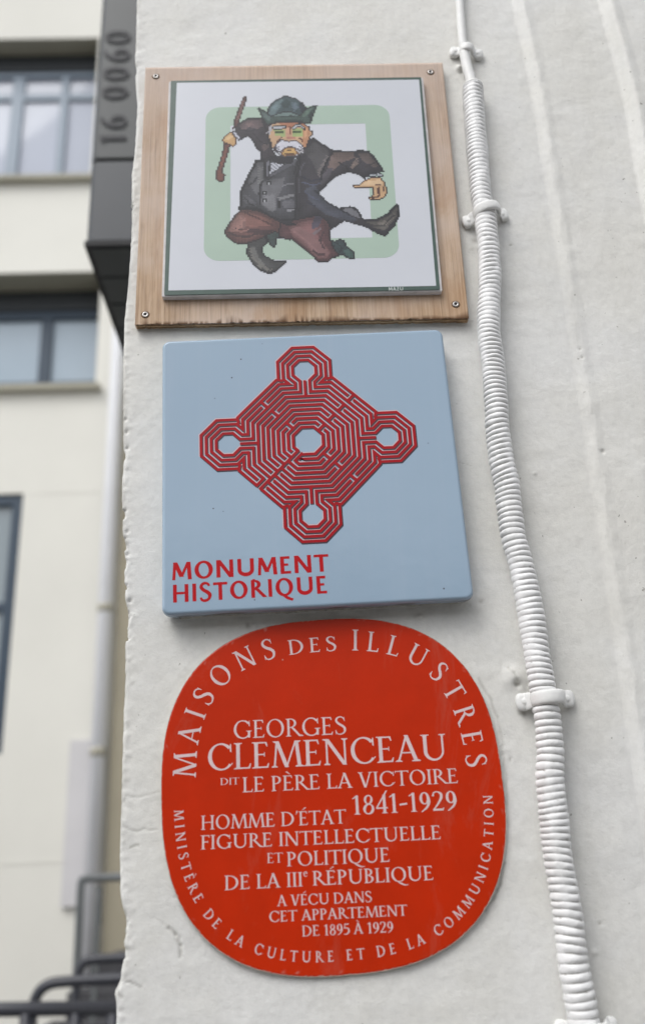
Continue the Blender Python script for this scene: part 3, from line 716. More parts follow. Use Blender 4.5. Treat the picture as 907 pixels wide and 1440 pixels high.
# walking stick, hands, cuffs
paint(2, [(340,103),(372,105),(362,155),(322,275),(292,375),(240,405),(255,320),(300,195)], (104,66,60), (48,26,28)); paint(2, [(325,150),(350,140),(330,230),(290,330),(275,320)], (140,104,98), soft=1)
paint(2, [(165,530),(222,540),(202,620),(172,720),(150,790),(178,815),(162,872),(130,886),(95,872),(83,790),(108,740),(140,640)], (112,62,48), (48,26,26)); paint(2, [(175,560),(200,560),(180,640),(140,760),(120,760)], (140,84,64), soft=1)
m = paint(2, [(143,492),(215,428),(245,432),(282,500),(272,540),(240,562),(215,540),(160,532)], (200,160,108), (84,52,36)); paint(2, [(160,500),(215,445),(250,470),(200,500)], (218,184,136), clip=inside_e(m))
m = paint(2, [(232,412),(265,418),(330,490),(300,506),(250,462)], (196,198,210), (52,50,60))
m = paint(5, [(308,95),(350,97),(400,62),(440,44),(500,46),(530,80),(548,122),(542,168),(500,198),(430,204),(418,182),(450,162),(446,115),(330,122)], (202,164,124), (60,40,36))
e = inside_e(m); paint(5, [(350,105),(420,68),(500,60),(520,100),(440,100)], (220,188,150), clip=e)
for q in ([(465,88),(500,92),(500,105),(465,100)], [(480,120),(492,105),(498,160),(484,165)], [(515,110),(527,105),(525,140),(515,140)], [(446,110),(458,110),(458,165),(446,165)], [(440,178),(500,165),(500,176),(445,190)]): paint(5, q, (88,56,44), clip=e)
paint(5, [(408,46),(430,24),(490,12),(522,30),(516,46),(480,38)], (186,192,198), (60,62,70))
# head
m = paint(1, [(190,440),(240,400),(330,380),(520,372),(640,388),(730,440),(742,482),(772,490),(786,520),(742,572),(717,640),(692,712),(650,735),(560,812),(400,822),(370,790),(280,745),(240,700),(215,600),(180,572),(158,510),(195,498)], (200,164,130), (50,36,34))
e = inside_e(m)
paint(1, [(340,390),(640,390),(690,440),(620,430),(540,420),(480,470),(430,430),(340,410)], (176,118,88), clip=e)
paint(1, [(640,420),(735,450),(720,630),(690,710),(655,690),(640,600)], (188,136,100), clip=e); paint(1, [(650,450),(700,470),(690,560),(660,600)], (210,160,122), clip=e)
paint(1, [(190,440),(245,420),(240,500),(212,560),(190,500)], (178,176,182), clip=e); paint(1, [(165,505),(195,500),(200,565),(180,565)], (182,180,186), clip=e)
paint(1, [(275,478),(415,478),(410,565),(285,555)], (160,176,118), clip=e); paint(1, [(505,460),(640,455),(635,565),(520,565)], (160,178,116), clip=e)
paint(1, [(280,500),(400,498),(404,518),(280,525)], (72,88,52), clip=e); paint(1, [(510,495),(625,492),(630,512),(515,518)], (64,84,46), clip=e)
paint(1, [(240,432),(330,418),(430,425),(440,462),(350,478),(262,478)], (186,188,194), K); paint(1, [(492,455),(545,402),(615,398),(680,455),(670,485),(600,440),(520,478)], (190,192,196), K)
paint(1, [(440,445),(470,445),(470,560),(445,590)], (206,158,132), clip=e); paint(1, [(462,440),(482,440),(488,540),(468,520)], (120,70,54), clip=e); paint(1, [(428,560),(540,560),(545,600),(430,600)], (184,128,108), clip=e)
paint(1, [(300,630),(350,580),(375,575),(320,645)], (100,66,56), clip=e); paint(1, [(570,570),(640,590),(655,640),(630,630),(615,600)], (100,60,46), clip=e)
m = paint(1, [(270,700),(300,760),(340,800),(420,826),(560,820),(620,800),(670,760),(650,700)], (200,201,208), (70,66,72))
k = (np.indices(on.shape).sum(0) % 2 == 0) & inside_e(m); ink[k] = np.array(srgb(128,122,124)[:3])
m = paint(1, [(385,735),(430,700),(540,705),(580,760),(590,790),(520,812),(400,816),(370,785)], (206,166,104), (120,84,56))
paint(1, [(395,775),(545,775),(545,795),(400,797)], (70,42,30)); paint(1, [(450,733),(490,733),(490,750),(450,750)], (70,42,30))
m = paint(1, [(278,700),(298,655),(365,596),(460,622),(540,602),(640,665),(665,715),(612,752),(535,712),(470,694),(400,724),(345,775),(290,740)], (216,216,226), (60,56,64))
k = (np.indices(on.shape).sum(0) % 2 == 0) & inside_e(m) & (inside(c_(1, [(285,690),(340,690),(345,765),(298,725)])) | inside(c_(1, [(600,690),(665,715),(605,745)]))); ink[k] = np.array(srgb(90,88,100)[:3])
# hat
m = paint(1, [(195,320),(198,205),(240,140),(310,90),(400,48),(470,48),(560,80),(640,130),(682,190),(695,230),(600,310),(400,340),(220,350)], (62,80,84), K)
e = inside_e(m); paint(1, [(215,270),(222,205),(300,125),(385,80),(375,150),(330,230),(260,300)], (96,116,120), clip=e); paint(1, [(235,230),(260,180),(330,130),(350,160),(290,240)], (112,132,138), clip=e, soft=1)
paint(1, [(360,150),(430,85),(490,125),(465,195),(385,195)], (40,56,58), clip=e); paint(1, [(490,130),(560,110),(590,190),(540,250),(500,200)], (96,112,124), clip=e, soft=1); paint(1, [(590,130),(640,140),(680,210),(620,260),(600,200)], (40,50,60), clip=e)
m = paint(1, [(62,205),(92,192),(180,250),(230,300),(310,270),(400,245),(480,238),(540,262),(600,285),(690,205),(780,160),(832,158),(822,198),(792,262),(745,405),(680,398),(520,382),(330,388),(230,410),(188,428),(130,350),(100,270)], (62,80,74), K)
e = inside_e(m); paint(1, [(270,300),(400,252),(480,250),(590,300),(480,290),(380,310)], (108,128,126), clip=e); paint(1, [(110,240),(180,275),(240,320),(220,370),(150,330)], (92,110,108), clip=e)
paint(1, [(620,300),(700,220),(780,185),(760,220),(690,290),(660,320)], (86,108,96), clip=e); paint(1, [(350,310),(470,298),(560,310),(470,316)], (32,42,40), clip=e); paint(1, [(710,290),(780,210),(760,300),(735,380)], (38,52,50), clip=e)
paint(1, [(240,380),(330,355),(560,350),(700,370),(560,372),(330,380)], (46,60,58), clip=e)
def fold(z, pts, col, wd=7):
    for (x0, y0), (x1, y1) in zip(pts[:-1], pts[1:]):
        L = math.hypot(x1-x0, y1-y0); nx, ny = -(y1-y0)/L*wd, (x1-x0)/L*wd; tx_, ty_ = (x1-x0)/L*3, (y1-y0)/L*3
        paint(z, [(x0-nx-tx_, y0-ny-ty_), (x1-nx+tx_, y1-ny+ty_), (x1+nx+tx_, y1+ny+ty_), (x0+nx-tx_, y0+ny-ty_)], col, clip=on)
fold(6, [(665,40),(650,180),(628,260),(625,430),(640,560)], K); fold(6, [(700,120),(660,200),(650,400)], (74,72,80), 6)
fold(6, [(150,440),(190,470),(200,500),(250,510)], (30,30,34)); fold(6, [(200,330),(240,300),(270,250)], (40,40,44)); fold(6, [(500,340),(560,310),(600,320)], (120,120,126), 5)
fold(6, [(670,250),(760,290),(850,270)], (30,32,44)); fold(6, [(680,300),(780,330),(840,310)], (66,70,88), 6); fold(6, [(700,380),(760,430),(840,470)], (68,72,90), 6); fold(6, [(720,480),(800,520)], (34,36,46))
fold(3, [(300,560),(240,640),(200,740),(190,800)], K, 8); fold(3, [(330,650),(400,690),(430,740)], (30,28,30)); fold(3, [(440,700),(500,620)], (120,106,100), 6); fold(3, [(460,710),(530,650)], (34,30,32), 5); fold(3, [(560,700),(640,660)], (40,36,38), 6)
fold(2, [(300,400),(400,420),(480,400)], (30,28,34)); fold(2, [(430,440),(500,520),(560,540)], (30,28,32)); fold(2, [(520,330),(560,430),(570,520)], (30,28,32))
fold(4, [(130,560),(220,600),(330,600),(440,560)], (58,40,40), 8); fold(4, [(280,380),(420,440),(540,500)], (66,42,40), 8); fold(4, [(180,540),(260,560),(320,540)], (120,88,82), 6)
fold(7, [(120,180),(200,240),(280,320)], (144,108,108), 5); fold(7, [(330,180),(300,240),(330,300)], (60,42,46), 6); fold(7, [(420,260),(460,300),(440,330)], (34,44,46), 6)
fold(5, [(390,345),(450,370),(520,370),(590,300)], (50,48,48), 6); fold(5, [(60,130),(160,220),(300,300)], (30,32,40), 6)
d_ = np.zeros(on.shape); cur = on.copy()
for _ in range(8):
    same = cur.copy()
    for ax, sh in ((0, 1), (0, -1), (1, 1), (1, -1)): same &= (np.roll(rid, sh, ax) == rid) & np.roll(cur, sh, ax)
    cur = same; d_ += cur
dith = (((np.indices(on.shape)[0] % 2)*2+(np.indices(on.shape)[1] % 2)*1.0)/3-.5)*.9
lum = ink.mean(2); shade = .72+.95*np.clip((np.round(d_*.6+dith+1.6*vnoise(GUc/CELL/5, GVc/CELL/4, 95)))/5, 0, 1)
edge = d_ < 1
ink = np.where(((lum < .14) & (lum > .012) & ~edge)[..., None], ink*shade[..., None], ink)*.84
zz, xx = np.nonzero(on)
cu = U_0+xx*CELL; cv = V_0+zz*CELL
q = [PW(cu+a*CELL, cv+b*CELL, PY-.00024) for a, b in ((0, 0), (1, 0), (1, 1), (0, 1))]
V = np.stack(q, 1).reshape(-1, 3); F = np.arange(len(V)).reshape(-1, 4)
fig = obj('printed_figure', V, F, M_PIX, panel)
ca = fig.data.color_attributes.new('ink', 'FLOAT_COLOR', 'POINT')
cc = np.repeat(np.concatenate([np.clip(ink[zz, xx]*1.0, 0, 1), np.ones((len(zz), 1))], 1), 4, axis=0)
ca.data.foreach_set('color', cc.astype(np.float32).ravel())
fig['label'] = 'pixel art of a moustached man in a dark coat running with a stick'
text_line('lettering', 'MAZU', (546.5, 409.0), (567, 408.4), 5.2, PY-.0001, M_FINE, panel, .16, .13, False, .08)

# ------------------------------------------------------------------ blue tile with the maze
BY = -.0235; BR = .0250
bcn = W(np.array([228.5, 620.5, 665.5, 230.]), np.array([481., 462., 841., 864.]), BY)[:, [0, 2]]; BC = tuple(bcn.mean(0))
BH = (np.linalg.norm(bcn[1]-bcn[0])+np.linalg.norm(bcn[2]-bcn[3]))/4+.0010; BV = (np.linalg.norm(bcn[3]-bcn[0])+np.linalg.norm(bcn[2]-bcn[1]))/4+.0010
tile = empty('heritage_tile', (BC[0], 0, BC[1]), 'thick glossy blue enamel tile with a red maze emblem, middle sign', 'plaque')
OUT = rot2(dense(rrect(BH, BV, .0085, 8), .003), BR, BC)
prof = [(.001, .004), (-.008, .0012), (-.016, 0)]+[(BY+.0045-.0045*sin(radians(a)), .0036*(1-cos(radians(a)))) for a in range(0, 91, 10)]+[(BY, .0048)]
V, F, S = slab(OUT, prof)
# the raised enamel body, slightly wavy front done in the material
body_ = obj('enamel_body', V, F, M_BLUE, tile, S)
Va = np.array(V); lz = -(Va[:, 0]-BC[0])*sin(BR)+(Va[:, 2]-BC[1])*cos(BR)
set_attr(body_, 'dirt_shade', np.where((lz < -.14) & (Va[:, 1] > -.0205), np.clip(.35+1.6*vnoise(Va[:, 0]*60, Va[:, 1]*200, 101), 0, 1), 0))
# mortar bead behind the tile
m = MB(); pts = []
lo_ = rot2([(-.138, -BV+.0035), (.140, -BV+.0035)], BR, BC)
for k in range(90):
    u = k/89; p = lo_[0]*(1-u)+lo_[1]*u; pts.append((p[0], -.0015, p[1]+.0009*float(vnoise(np.array(u*40), np.array(0.), 5))))
m.tube(pts, [.0010+.0028*abs(float(vnoise(np.array(k*.35), np.array(3.), 8))) for k in range(90)], 8)
o = m.build('mortar_bead', simple('grey_mortar', (.42, .40, .36, 1), .9, .2, .4, 200, .8, 500), tile)
# maze
t8 = math.tan(radians(22.5))
MC = W(433.3, 619.5, BY)[[0, 2]]; SS = .00513*(CAM[1]-BY)/(CAM[1]+.035)
A = [3+k for k in range(12)]
DIRN = {'N': 0, 'W': 1, 'S': 2, 'E': 3}      # quarter turns counter-clockwise from N
BREAK = {'NW': {9, 6, 2}, 'NE': {10, 7, 4, 1}, 'SE': {9, 5, 2}}
def qt(p, k):
    x, y = p
    for _ in range(k): x, y = -y, x
    return (x, y)
def t_end(diag, k, side):
    """offset from the diagonal's middle where wall k stops; side 0: piece before it (clockwise), 1: after"""
    if diag != 'SW': return .70 if k in BREAK[diag] else 0.0
    if side == 'left': return {11: 1, 9: 1, 10: 1.70, 8: 0, 6: 0, 4: 0, 2: 0, 0: 0}.get(k, .70)
    return {11: 0, 9: 0, 7: 0, 5: 0, 3: 0, 0: 1, 2: 1, 1: 1.70}.get(k, .70)
chains = []
CARD = [('N', 'NW', 'NE'), ('W', 'SW', 'NW'), ('S', 'SE', 'SW'), ('E', 'NE', 'SE')]
for ci, (cd_, dl, dr) in enumerate(CARD):
    for k in range(12):
        a = A[k]; hh = a*t8
        sideL = 'left' if dl == 'SW' else 'right'; sideR = 'right' if dr == 'SW' else 'left'
        tl = t_end(dl, k, sideL); tr = t_end(dr, k, sideR)
        s2 = 1/math.sqrt(2)
        # in the N frame: left diagonal centre (-a s2, a s2), moving towards N along (+s2,+s2)
        P = [(-a*s2+tl*s2, a*s2+tl*s2), (-hh, a)]
        if k >= 8:
            b = 2.4+(k-8); cy = 16; n_ = [1, 2, 3.2, 5.4][k-8]
            if k < 11:
                P.append((-n_, a)); yr = cy-(b*(1+t8)-n_)
                if yr > a+.05: P.append((-n_, yr))
                P += [(-b, cy-b*t8), (-b, cy+b*t8), (-b*t8, cy+b), (b*t8, cy+b), (b, cy+b*t8), (b, cy-b*t8)]
                if yr > a+.05: P.append((n_, yr))
                P.append((n_, a))
            else:
                P += [(-b, a), (-b, cy+b*t8), (-b*t8, cy+b), (b*t8, cy+b), (b, cy+b*t8), (b, a)]
                chains.append(([qt((-b+.1, a-.05), ci), qt((-4.45, 13.75), ci)], 1)); chains.append(([qt((b-.1, a-.05), ci), qt((4.45, 13.75), ci)], 1))
        P += [(hh, a), (a*s2-tr*s2, a*s2+tr*s2)]
        chains.append(([qt(p, ci) for p in P], 0))
    chains.append(([qt((0, 10), ci), qt((0, 13.65), ci)], 1))
s2 = 1/math.sqrt(2)
for dn, e in (('NW', (-s2, s2)), ('NE', (s2, s2)), ('SE', (s2, -s2))):
    for k in BREAK[dn]: chains.append(([(e[0]*A[k-1], e[1]*A[k-1]), (e[0]*A[k+1], e[1]*A[k+1])], 1))
sw = lambda d, t: (-s2*d-s2*t, -s2*d+s2*t)
chains.append(([sw(2.8, 0), sw(14.28, 0)], 2)); chains.append(([sw(11.72, 1), sw(14.28, 1)], 1)); chains.append(([sw(2.72, -1), sw(5.28, -1)], 1))
def maze(name, mat, dx, dy, wd, y):
    V = []; F = []
    for P, cls in chains:
        P = [np.array(p, float) for p in P]; P = [p for i, p in enumerate(P) if i == 0 or np.linalg.norm(p-P[i-1]) > 1e-6]
        o = len(V); n = len(P)
        for i, p in enumerate(P):
            d0 = (p-P[i-1]) if i else (P[1]-p); d1 = (P[i+1]-p) if i < n-1 else (p-P[i-1])
            d0 = d0/np.linalg.norm(d0); d1 = d1/np.linalg.norm(d1); n0 = np.array([-d0[1], d0[0]]); n1 = np.array([-d1[1], d1[0]])
            mt = (n0+n1)/(1+n0@n1)
            for sgn in (1, -1):
                q = (p+mt*sgn*wd/2+np.array([dx, dy]))*SS; q = rot2([q], BR, MC)[0]; V.append((q[0], y-LIFT*cls*1.5, q[1]))
        F += [(o+2*i, o+2*i+1, o+2*i+3, o+2*i+2) for i in range(n-1)]
    return obj(name, V, F, mat, tile)
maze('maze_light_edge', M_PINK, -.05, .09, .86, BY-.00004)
maze('maze_shadow_edge', M_NAVY, .13, -.21, .74, BY-.00008)  # shadow of the walls put into the print, a dark copy shifted down right
maze('maze_lines', M_RED, 0, .02, .56, BY-.00012)
text_line('lettering', 'MONUMENT', (242.4, 816.0), (462.6, 803.4), 24.6, BY-.00006, M_REDT, tile, .175, .135, False, .04)
text_line('lettering', 'HISTORIQUE', (243.0, 847.6), (460.6, 834.3), 25.0, BY-.00006, M_REDT, tile, .175, .135, False, .04)

# ------------------------------------------------------------------ red plate
RY = -.0045; RC = np.array([.0057, .05998]); RA, RB, RN, RR = .15938, .15988, 2+2*math.tanh(.29814), .03832
plate = empty('memorial_plaque', (RC[0], 0, RC[1]), 'round cornered red plate with pale lettering, lowest sign on the wall', 'plaque')
th = np.linspace(0, 2*pi, 420, endpoint=False)
def superell(a, b, th=th):
    c, s = np.cos(th), np.sin(th); r = (np.abs(c/a)**RN+np.abs(s/b)**RN)**(-1/RN); return np.stack([r*c, r*s], 1)
PO = superell(RA, RB)
PO2 = PO*(1-(.0022*np.clip(vnoise(th*40, th*0, 111)-.22, 0, 1)*3)[:, None])
V, F, S = slab(rot2(PO2, RR, RC), [(.001, .0004), (-.0022, 0), (RY+.0003, 0)]); obj('plate_rim', V, F, M_PLATE_EDGE, plate)
n = len(PO); rings = [0, .0015, .003, .005, .010]; Vr = []
Nn = -PO/np.linalg.norm(PO, axis=1)[:, None]
for i, rr in enumerate(rings):
    q = rot2(PO2+Nn*(rr+(.0003 if i == 0 else 0)), RR, RC); Vr += [(a, RY if i else RY+.00035, b) for a, b in q]
Fr = [(i*n+k, i*n+(k+1) % n, (i+1)*n+(k+1) % n, (i+1)*n+k) for i in range(4) for k in range(n)]+[tuple(range(4*n, 5*n))]
fp = obj('red_face', Vr, Fr, M_PLATE, plate)
dd = np.concatenate([np.clip(.30*(i < 1)+4.0*(vnoise(th*(70 if i else 90), th*0+i*.4, 113)-.27-.05*i), 0, 1)*(1 if i < 3 else 0)*np.where(np.sin(th) < -.5, 1.1, .7) for i in range(5)])
set_attr(fp, 'dirt_shade', np.clip(dd, 0, .9))
TY = RY-.00006
def tl(s, a, b, cap, S=.115, T=.052): return text_line('lettering', s, a, b, cap, TY, M_LET, plate, S, T)
tl('GEORGES', (329, 1038.9), (486.8, 1032.4), 25.0, .105, .05)
tl('CLEMENCEAU', (292.6, 1083.6), (628.7, 1068.3), 36.6, .115, .048)
tl('DIT', (310.2, 1104.0), (336.2, 1102.8), 9.6)
tl('LE PÈRE LA VICTOIRE', (341.7, 1114.3), (644, 1101.2), 21.0, .11, .052)
tl('1841-1929', (496.4, 1145.8), (643, 1138.6), 26.8, .12, .055)
tl("HOMME D'ÉTAT", (283.3, 1167.0), (486, 1157.8), 19.8, .115, .055)
tl('FIGURE INTELLECTUELLE', (283, 1194.6), (619.9, 1180.0), 19.6, .115, .055)
tl('ET', (376, 1213.8), (397.5, 1212.8), 14.0)
tl('POLITIQUE', (404, 1218.4), (548, 1211.8), 20.0, .115, .055)
tl('DE LA III', (316.4, 1251.8), (425.5, 1246.4), 20.2, .115, .055)
tl('e', (426.8, 1233.0), (433, 1232.6), 8.2, .11, .07)
tl('RÉPUBLIQUE', (440.3, 1245.4), (609.5, 1237.4), 20.2, .115, .055)
tl('A VÉCU DANS', (390.6, 1274.4), (522.8, 1268.3), 15.2, .12, .06)
tl('CET APPARTEMENT', (379, 1296.8), (572, 1287.3), 15.2, .12, .06)
tl('DE 1895 À 1929', (425.3, 1317.0), (553, 1310.8), 15.2, .12, .06)
# arcs of lettering follow the plate's rim
def inset(d, th):
    P = superell(RA, RB, th); T = np.gradient(P, axis=0); T /= np.linalg.norm(T, axis=1)[:, None]; N = np.stack([-T[:, 1], T[:, 0]], 1)
    if (N[len(N)//2]@P[len(P)//2]) > 0: N = -N
    return rot2(P+N*d, RR, RC)
q = lambda a, b: W(a, b, TY)[[0, 2]]
top = inset(.0325, np.radians(np.linspace(200, -20, 900)))
text_path('lettering', [('MAISONS', q(277, 1094), q(388, 917), .0203, 1.06, 1.08), ('DES', q(405, 912), q(474, 909), .0145, 1.0, 1.30), ('ILLUSTRES', q(494, 911), q(656, 1080), .0197, 1.06, 1.06)], top, TY, M_LET, plate, S=.12, T=.055)
bot = inset(.0118, np.radians(np.linspace(160, 380, 1200)))
text_path('lettering', [('MINISTÈRE DE LA CULTURE ET DE LA COMMUNICATION', q(246, 1139), q(694, 1118), .0087, 1.0, 1.08)], bot, TY, M_LET, plate, S=.13, T=.075)

# ------------------------------------------------------------------ conduit
CY = -.0150
cpx = [(665.5,122),(668,169),(672,217),(676.5,271),(683,305),(688,352),(689.7,394),(687.5,434),(688,472),(694.5,512),(698,563),(700,604),(705.5,648),(713.5,681),(717,718),(722,756),(734,795),(744,845),(751,889),(756,923),(763,964),(770,1008),(774.5,1058),(773,1088),(776,1122),(780,1159),(783,1193),(788,1227),(795,1261),(800,1295),(803,1329),(806.5,1355),(811,1380),(817.5,1414),(822,1445),(829,1490),(838,1560),(848,1650)]
CP = np.array([W(x-1.0, y, CY) for x, y in cpx]); CP[:, 1] = CY
sl = np.concatenate([[0], np.cumsum(np.linalg.norm(np.diff(CP, axis=0), axis=1))]); Ltot = sl[-1]
def smooth_path(s):
    x = np.interp(s, sl, CP[:, 0]); z = np.interp(s, sl, CP[:, 2]); return x, z
ns = 2600; s_ = np.linspace(0, Ltot, ns); px_, pz_ = smooth_path(s_)
kern = np.hanning(41); kern /= kern.sum(); pad = lambda a: np.concatenate([2*a[0]-a[20:0:-1], a, 2*a[-1]-a[-2:-22:-1]])
px_ = np.convolve(pad(px_), kern, 'valid'); pz_ = np.convolve(pad(pz_), kern, 'valid')
tx = np.gradient(px_); tz = np.gradient(pz_); tn = np.hypot(tx, tz); tx /= tn; tz /= tn
pitch = np.interp(s_, [0, .25, .55, .8, Ltot], [.0056, .0054, .0058, .0064, .0070])*(1+.10*vnoise(s_*22, s_*0, 121)*2)
ph = np.cumsum(np.gradient(s_)/pitch)
NA = 40; an = np.linspace(0, 2*pi, NA, endpoint=False)
PH, AN = np.meshgrid(ph, an, indexing='ij'); SSs = np.repeat(s_[:, None], NA, 1)
bend = np.gradient(np.arctan2(tx, -tz))/np.gradient(s_)
PHt = PH+.22*np.sin(AN+1.3)*vnoise(PH*.13, PH*0, 122)*4+.12*vnoise(PH*.7, PH*0+3, 131)*2*np.cos(AN-.6)+.10*vnoise(PH*.9, AN*1.5, 127)
rib = np.abs(np.sin(pi*PHt))**.5                       # broad rounded ribs, narrow grooves
fill = np.clip(.40+2.3*vnoise(PH*.09, np.abs(AN-pi)*1.1, 123)+.45*vnoise(PH*1.1, np.abs(AN-pi)*2.0, 124), 0, .96)
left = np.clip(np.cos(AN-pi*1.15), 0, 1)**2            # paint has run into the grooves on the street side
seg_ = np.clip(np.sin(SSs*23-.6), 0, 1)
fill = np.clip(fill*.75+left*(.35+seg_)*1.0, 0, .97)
Rr = .0107+.0026*(rib*(1-fill)+fill*.88)+.00045*vnoise(PH*.7, np.abs(AN-pi)*2.4, 125)*2+.0005*vnoise(PH*.23, PH*0, 132)*2+.00012*vnoise(PH*4, AN*7, 126)
Rr *= np.interp(s_, [0, .003, .4, Ltot], [.88, .97, .98, 1.02])[:, None]
# frame: tangent in the wall plane, side vector in the plane, third vector towards the viewer
sxv, szv = tz, -tx
VX = px_[:, None]+sxv[:, None]*Rr*np.cos(AN); VZ = pz_[:, None]+szv[:, None]*Rr*np.cos(AN); VY = CY-Rr*np.sin(AN)
V = np.stack([VX, VY, VZ], -1).reshape(-1, 3); ii = np.arange(ns*NA).reshape(ns, NA)
F = np.stack([ii[:-1], np.roll(ii[:-1], -1, 1), np.roll(ii[1:], -1, 1), ii[1:]], -1).reshape(-1, 4)
i0 = 0
cond = empty('corrugated_conduit', (CP[0, 0], CY, CP[0, 2]), 'white painted corrugated cable conduit running down beside the signs', 'conduit')
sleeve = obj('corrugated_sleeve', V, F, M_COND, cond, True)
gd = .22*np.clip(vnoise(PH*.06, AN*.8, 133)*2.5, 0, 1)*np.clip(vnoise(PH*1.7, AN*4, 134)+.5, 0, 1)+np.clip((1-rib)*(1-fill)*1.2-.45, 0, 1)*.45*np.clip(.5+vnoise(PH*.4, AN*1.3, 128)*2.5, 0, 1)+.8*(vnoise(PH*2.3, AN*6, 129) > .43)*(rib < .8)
gd = np.maximum(gd, .75*np.clip((.55-rib)/.4, 0, 1)*(1-fill)**1.5*1.6)  # shade of the open grooves painted in, on top of the random dirt
set_attr(sleeve, 'dirt_shade', np.clip(gd, 0, .9).ravel())
# collar at the sleeve's top, thin pipe above it
m = MB(); c0 = np.array([px_[0], CY, pz_[0]]); tdir = np.array([tx[0], 0, tz[0]])
tp = [np.array([.27, -.008, 4.9]), np.array([.24, -.008, 2.2]), W(645, -160, -.008), W(645, -60, -.008), W(645.5, 0, -.008), W(650, 60, -.0085), W(655.5, 92, -.010), c0-tdir*.004+np.array([0, .002, 0]), c0+tdir*.02]
TP = np.array(tp); ts = np.linspace(0, 1, 80); kk = np.linspace(0, 1, len(TP)); TPi = np.stack([np.interp(ts, kk, TP[:, i]) for i in range(3)], 1)
for _ in range(6): TPi[1:-1] = (TPi[:-2]+TPi[1:-1]*2+TPi[2:])/4
m.tube(TPi, [.0054 if i < 54 else .0064 for i in range(80)], 20); m.build('thin_pipe', M_COND_PLAIN, cond)
m = MB(); a = W(660, 107, -.010); m.tube([a+np.array([0, 0, .0012]), a-np.array([0, 0, .0012])], .0071, 20); m.build('pipe_collar', M_COND_PLAIN, cond)
m = MB(); m.tube([c0-tdir*.0016, c0-tdir*.0008, c0+tdir*.0015, c0+tdir*.0022], [.0105, .0124, .0126, .0112], 28); m.build('sleeve_collar', M_COND_PLAIN, cond)
def clamp(px, py, lx, ly, rx, ry, pr, lug, bw, cy):
    """saddle clamp: a band over the pipe that ends in two rounded lugs on the wall"""
    c = W(px, py, cy); lft = W(lx, ly, -.004); rgt = W(rx, ry, -.004)
    side = rgt-lft; half = np.linalg.norm(side)/2; side /= np.linalg.norm(side); out = np.array([0, -1., 0]); along = np.cross(side, out)
    mid = (lft+rgt)/2; n = 72; V = []; nc_ = 18
    for i in range(n+1):
        u = -1+2*i/n
        # omega path: foot, rise around the pipe, foot
        au = abs(u); sg = 1 if u > 0 else -1
        if au < .5:
            a = au/.5*radians(98); x = pr*sin(a)*sg; yv = -cy+pr*cos(a)
        else:
            k = (au-.5)/.5; xs = pr*sin(radians(98)); ys = -cy+pr*cos(radians(98)); kk_ = k**.8
            x = sg*(xs+(half+lug*.95-xs)*kk_); yv = ys+(.0036-ys)*min(1, k*3.2)
        lugw = math.sqrt(max(0, 1-((au-.80)/.20)**2)) if au > .80 else (1 if au > .68 else 0)
        hw_ = bw*(1-sm(np.array(au), .42, .66))+lug*sm(np.array(au), .42, .66)
        ht = .0024*(1-sm(np.array(au), .5, .75))+.0042*sm(np.array(au), .5, .75)
        if au > .80: hw_ = lug*max(.02, lugw); ht = .0042*max(.05, lugw)
        base = mid+side*x; base = np.array([base[0], 0, base[2]])
        # normal direction of the path
        if au < .5: nrm = side*sin(a)*sg+out*cos(a)
        else: nrm = out
        p = base+out*yv
        for j in range(nc_):
            b = 2*pi*j/nc_; cs, sn = cos(b), sin(b)
            cx_ = np.sign(cs)*abs(cs)**.6*hw_; cy_ = np.sign(sn)*abs(sn)**.75*ht
            V.append(p+along*cx_*(1+.04*random.uniform(-1, 1))+nrm*cy_)
    F = [(i*nc_+j, i*nc_+(j+1) % nc_, (i+1)*nc_+(j+1) % nc_, (i+1)*nc_+j) for i in range(n) for j in range(nc_)]
    F += [tuple(range(nc_-1, -1, -1)), tuple(range(n*nc_, n*nc_+nc_))]
    cl = obj('pipe_clamp', V, F, M_COND_PLAIN, cond, True)
    for e in (lft, rgt):
        m = MB(); cx0 = np.array([e[0], -.0072, e[2]]); R_s = lug*.45
        m.tube([cx0+np.array([0, .001, 0]), cx0, cx0-np.array([0, .0008, 0]), cx0-np.array([0, .0013, 0])], [R_s, R_s, R_s*.8, R_s*.25], 14)
        m.build('nail_head', M_COND_PLAIN, cl)
clamp(655, 77, 639.5, 74, 671, 77, .0072, .0080, .0058, -.0088)
clamp(682, 305, 658.5, 312, 705, 303, .0142, .0085, .0062, CY)
clamp(765, 988, 736, 987, 796, 983, .0143, .0085, .0066, CY)
clamp(824, 1448, 793, 1450, 855, 1446, .0146, .0092, .0078, CY)

# ------------------------------------------------------------------ dark metal box behind the arris
MYB = 1.0
M_BOX = simple('dark_grey_metal', (.031, .036, .038, 1), .45, .5, .08, 6, .1, 60)
M_BOXL = simple('grey_metal_panel', (.034, .039, .047, 1), .45, .5, .08, 6, .1, 60)
M_SEAM = simple('black_seam', (.012, .012, .014, 1), .6)
M_DIG = simple('black_paint', (.009, .010, .015, 1), .5)
bl = W(116.5, 342, MYB); tlp = W(135, 0, MYB); bx0 = bl[0]; zb = bl[2]; xr = -.196
box = empty('metal_box', ((bx0+xr)/2, MYB+.35, zb), 'dark grey metal box with black number 16 0060, behind the wall corner', 'metal box')
z1 = W(125, 225, MYB)[2]; z2 = W(135, -220, MYB)[2]+1.2; bv = .019
def boxseg(name, za, zb_, mat):
    P = [(bx0+.006, MYB+bv), (bx0+bv, MYB), (xr, MYB), (xr, MYB+.75), (bx0+.006, MYB+.75)]
    n = len(P); V = [(x, y, za) for x, y in P]+[(x, y, zb_) for x, y in P]
    F = [(k, (k+1) % n, n+(k+1) % n, n+k) for k in range(n)]+[tuple(range(n-1, -1, -1)), tuple(range(n, 2*n))]
    return obj(name, V, F, mat, box)
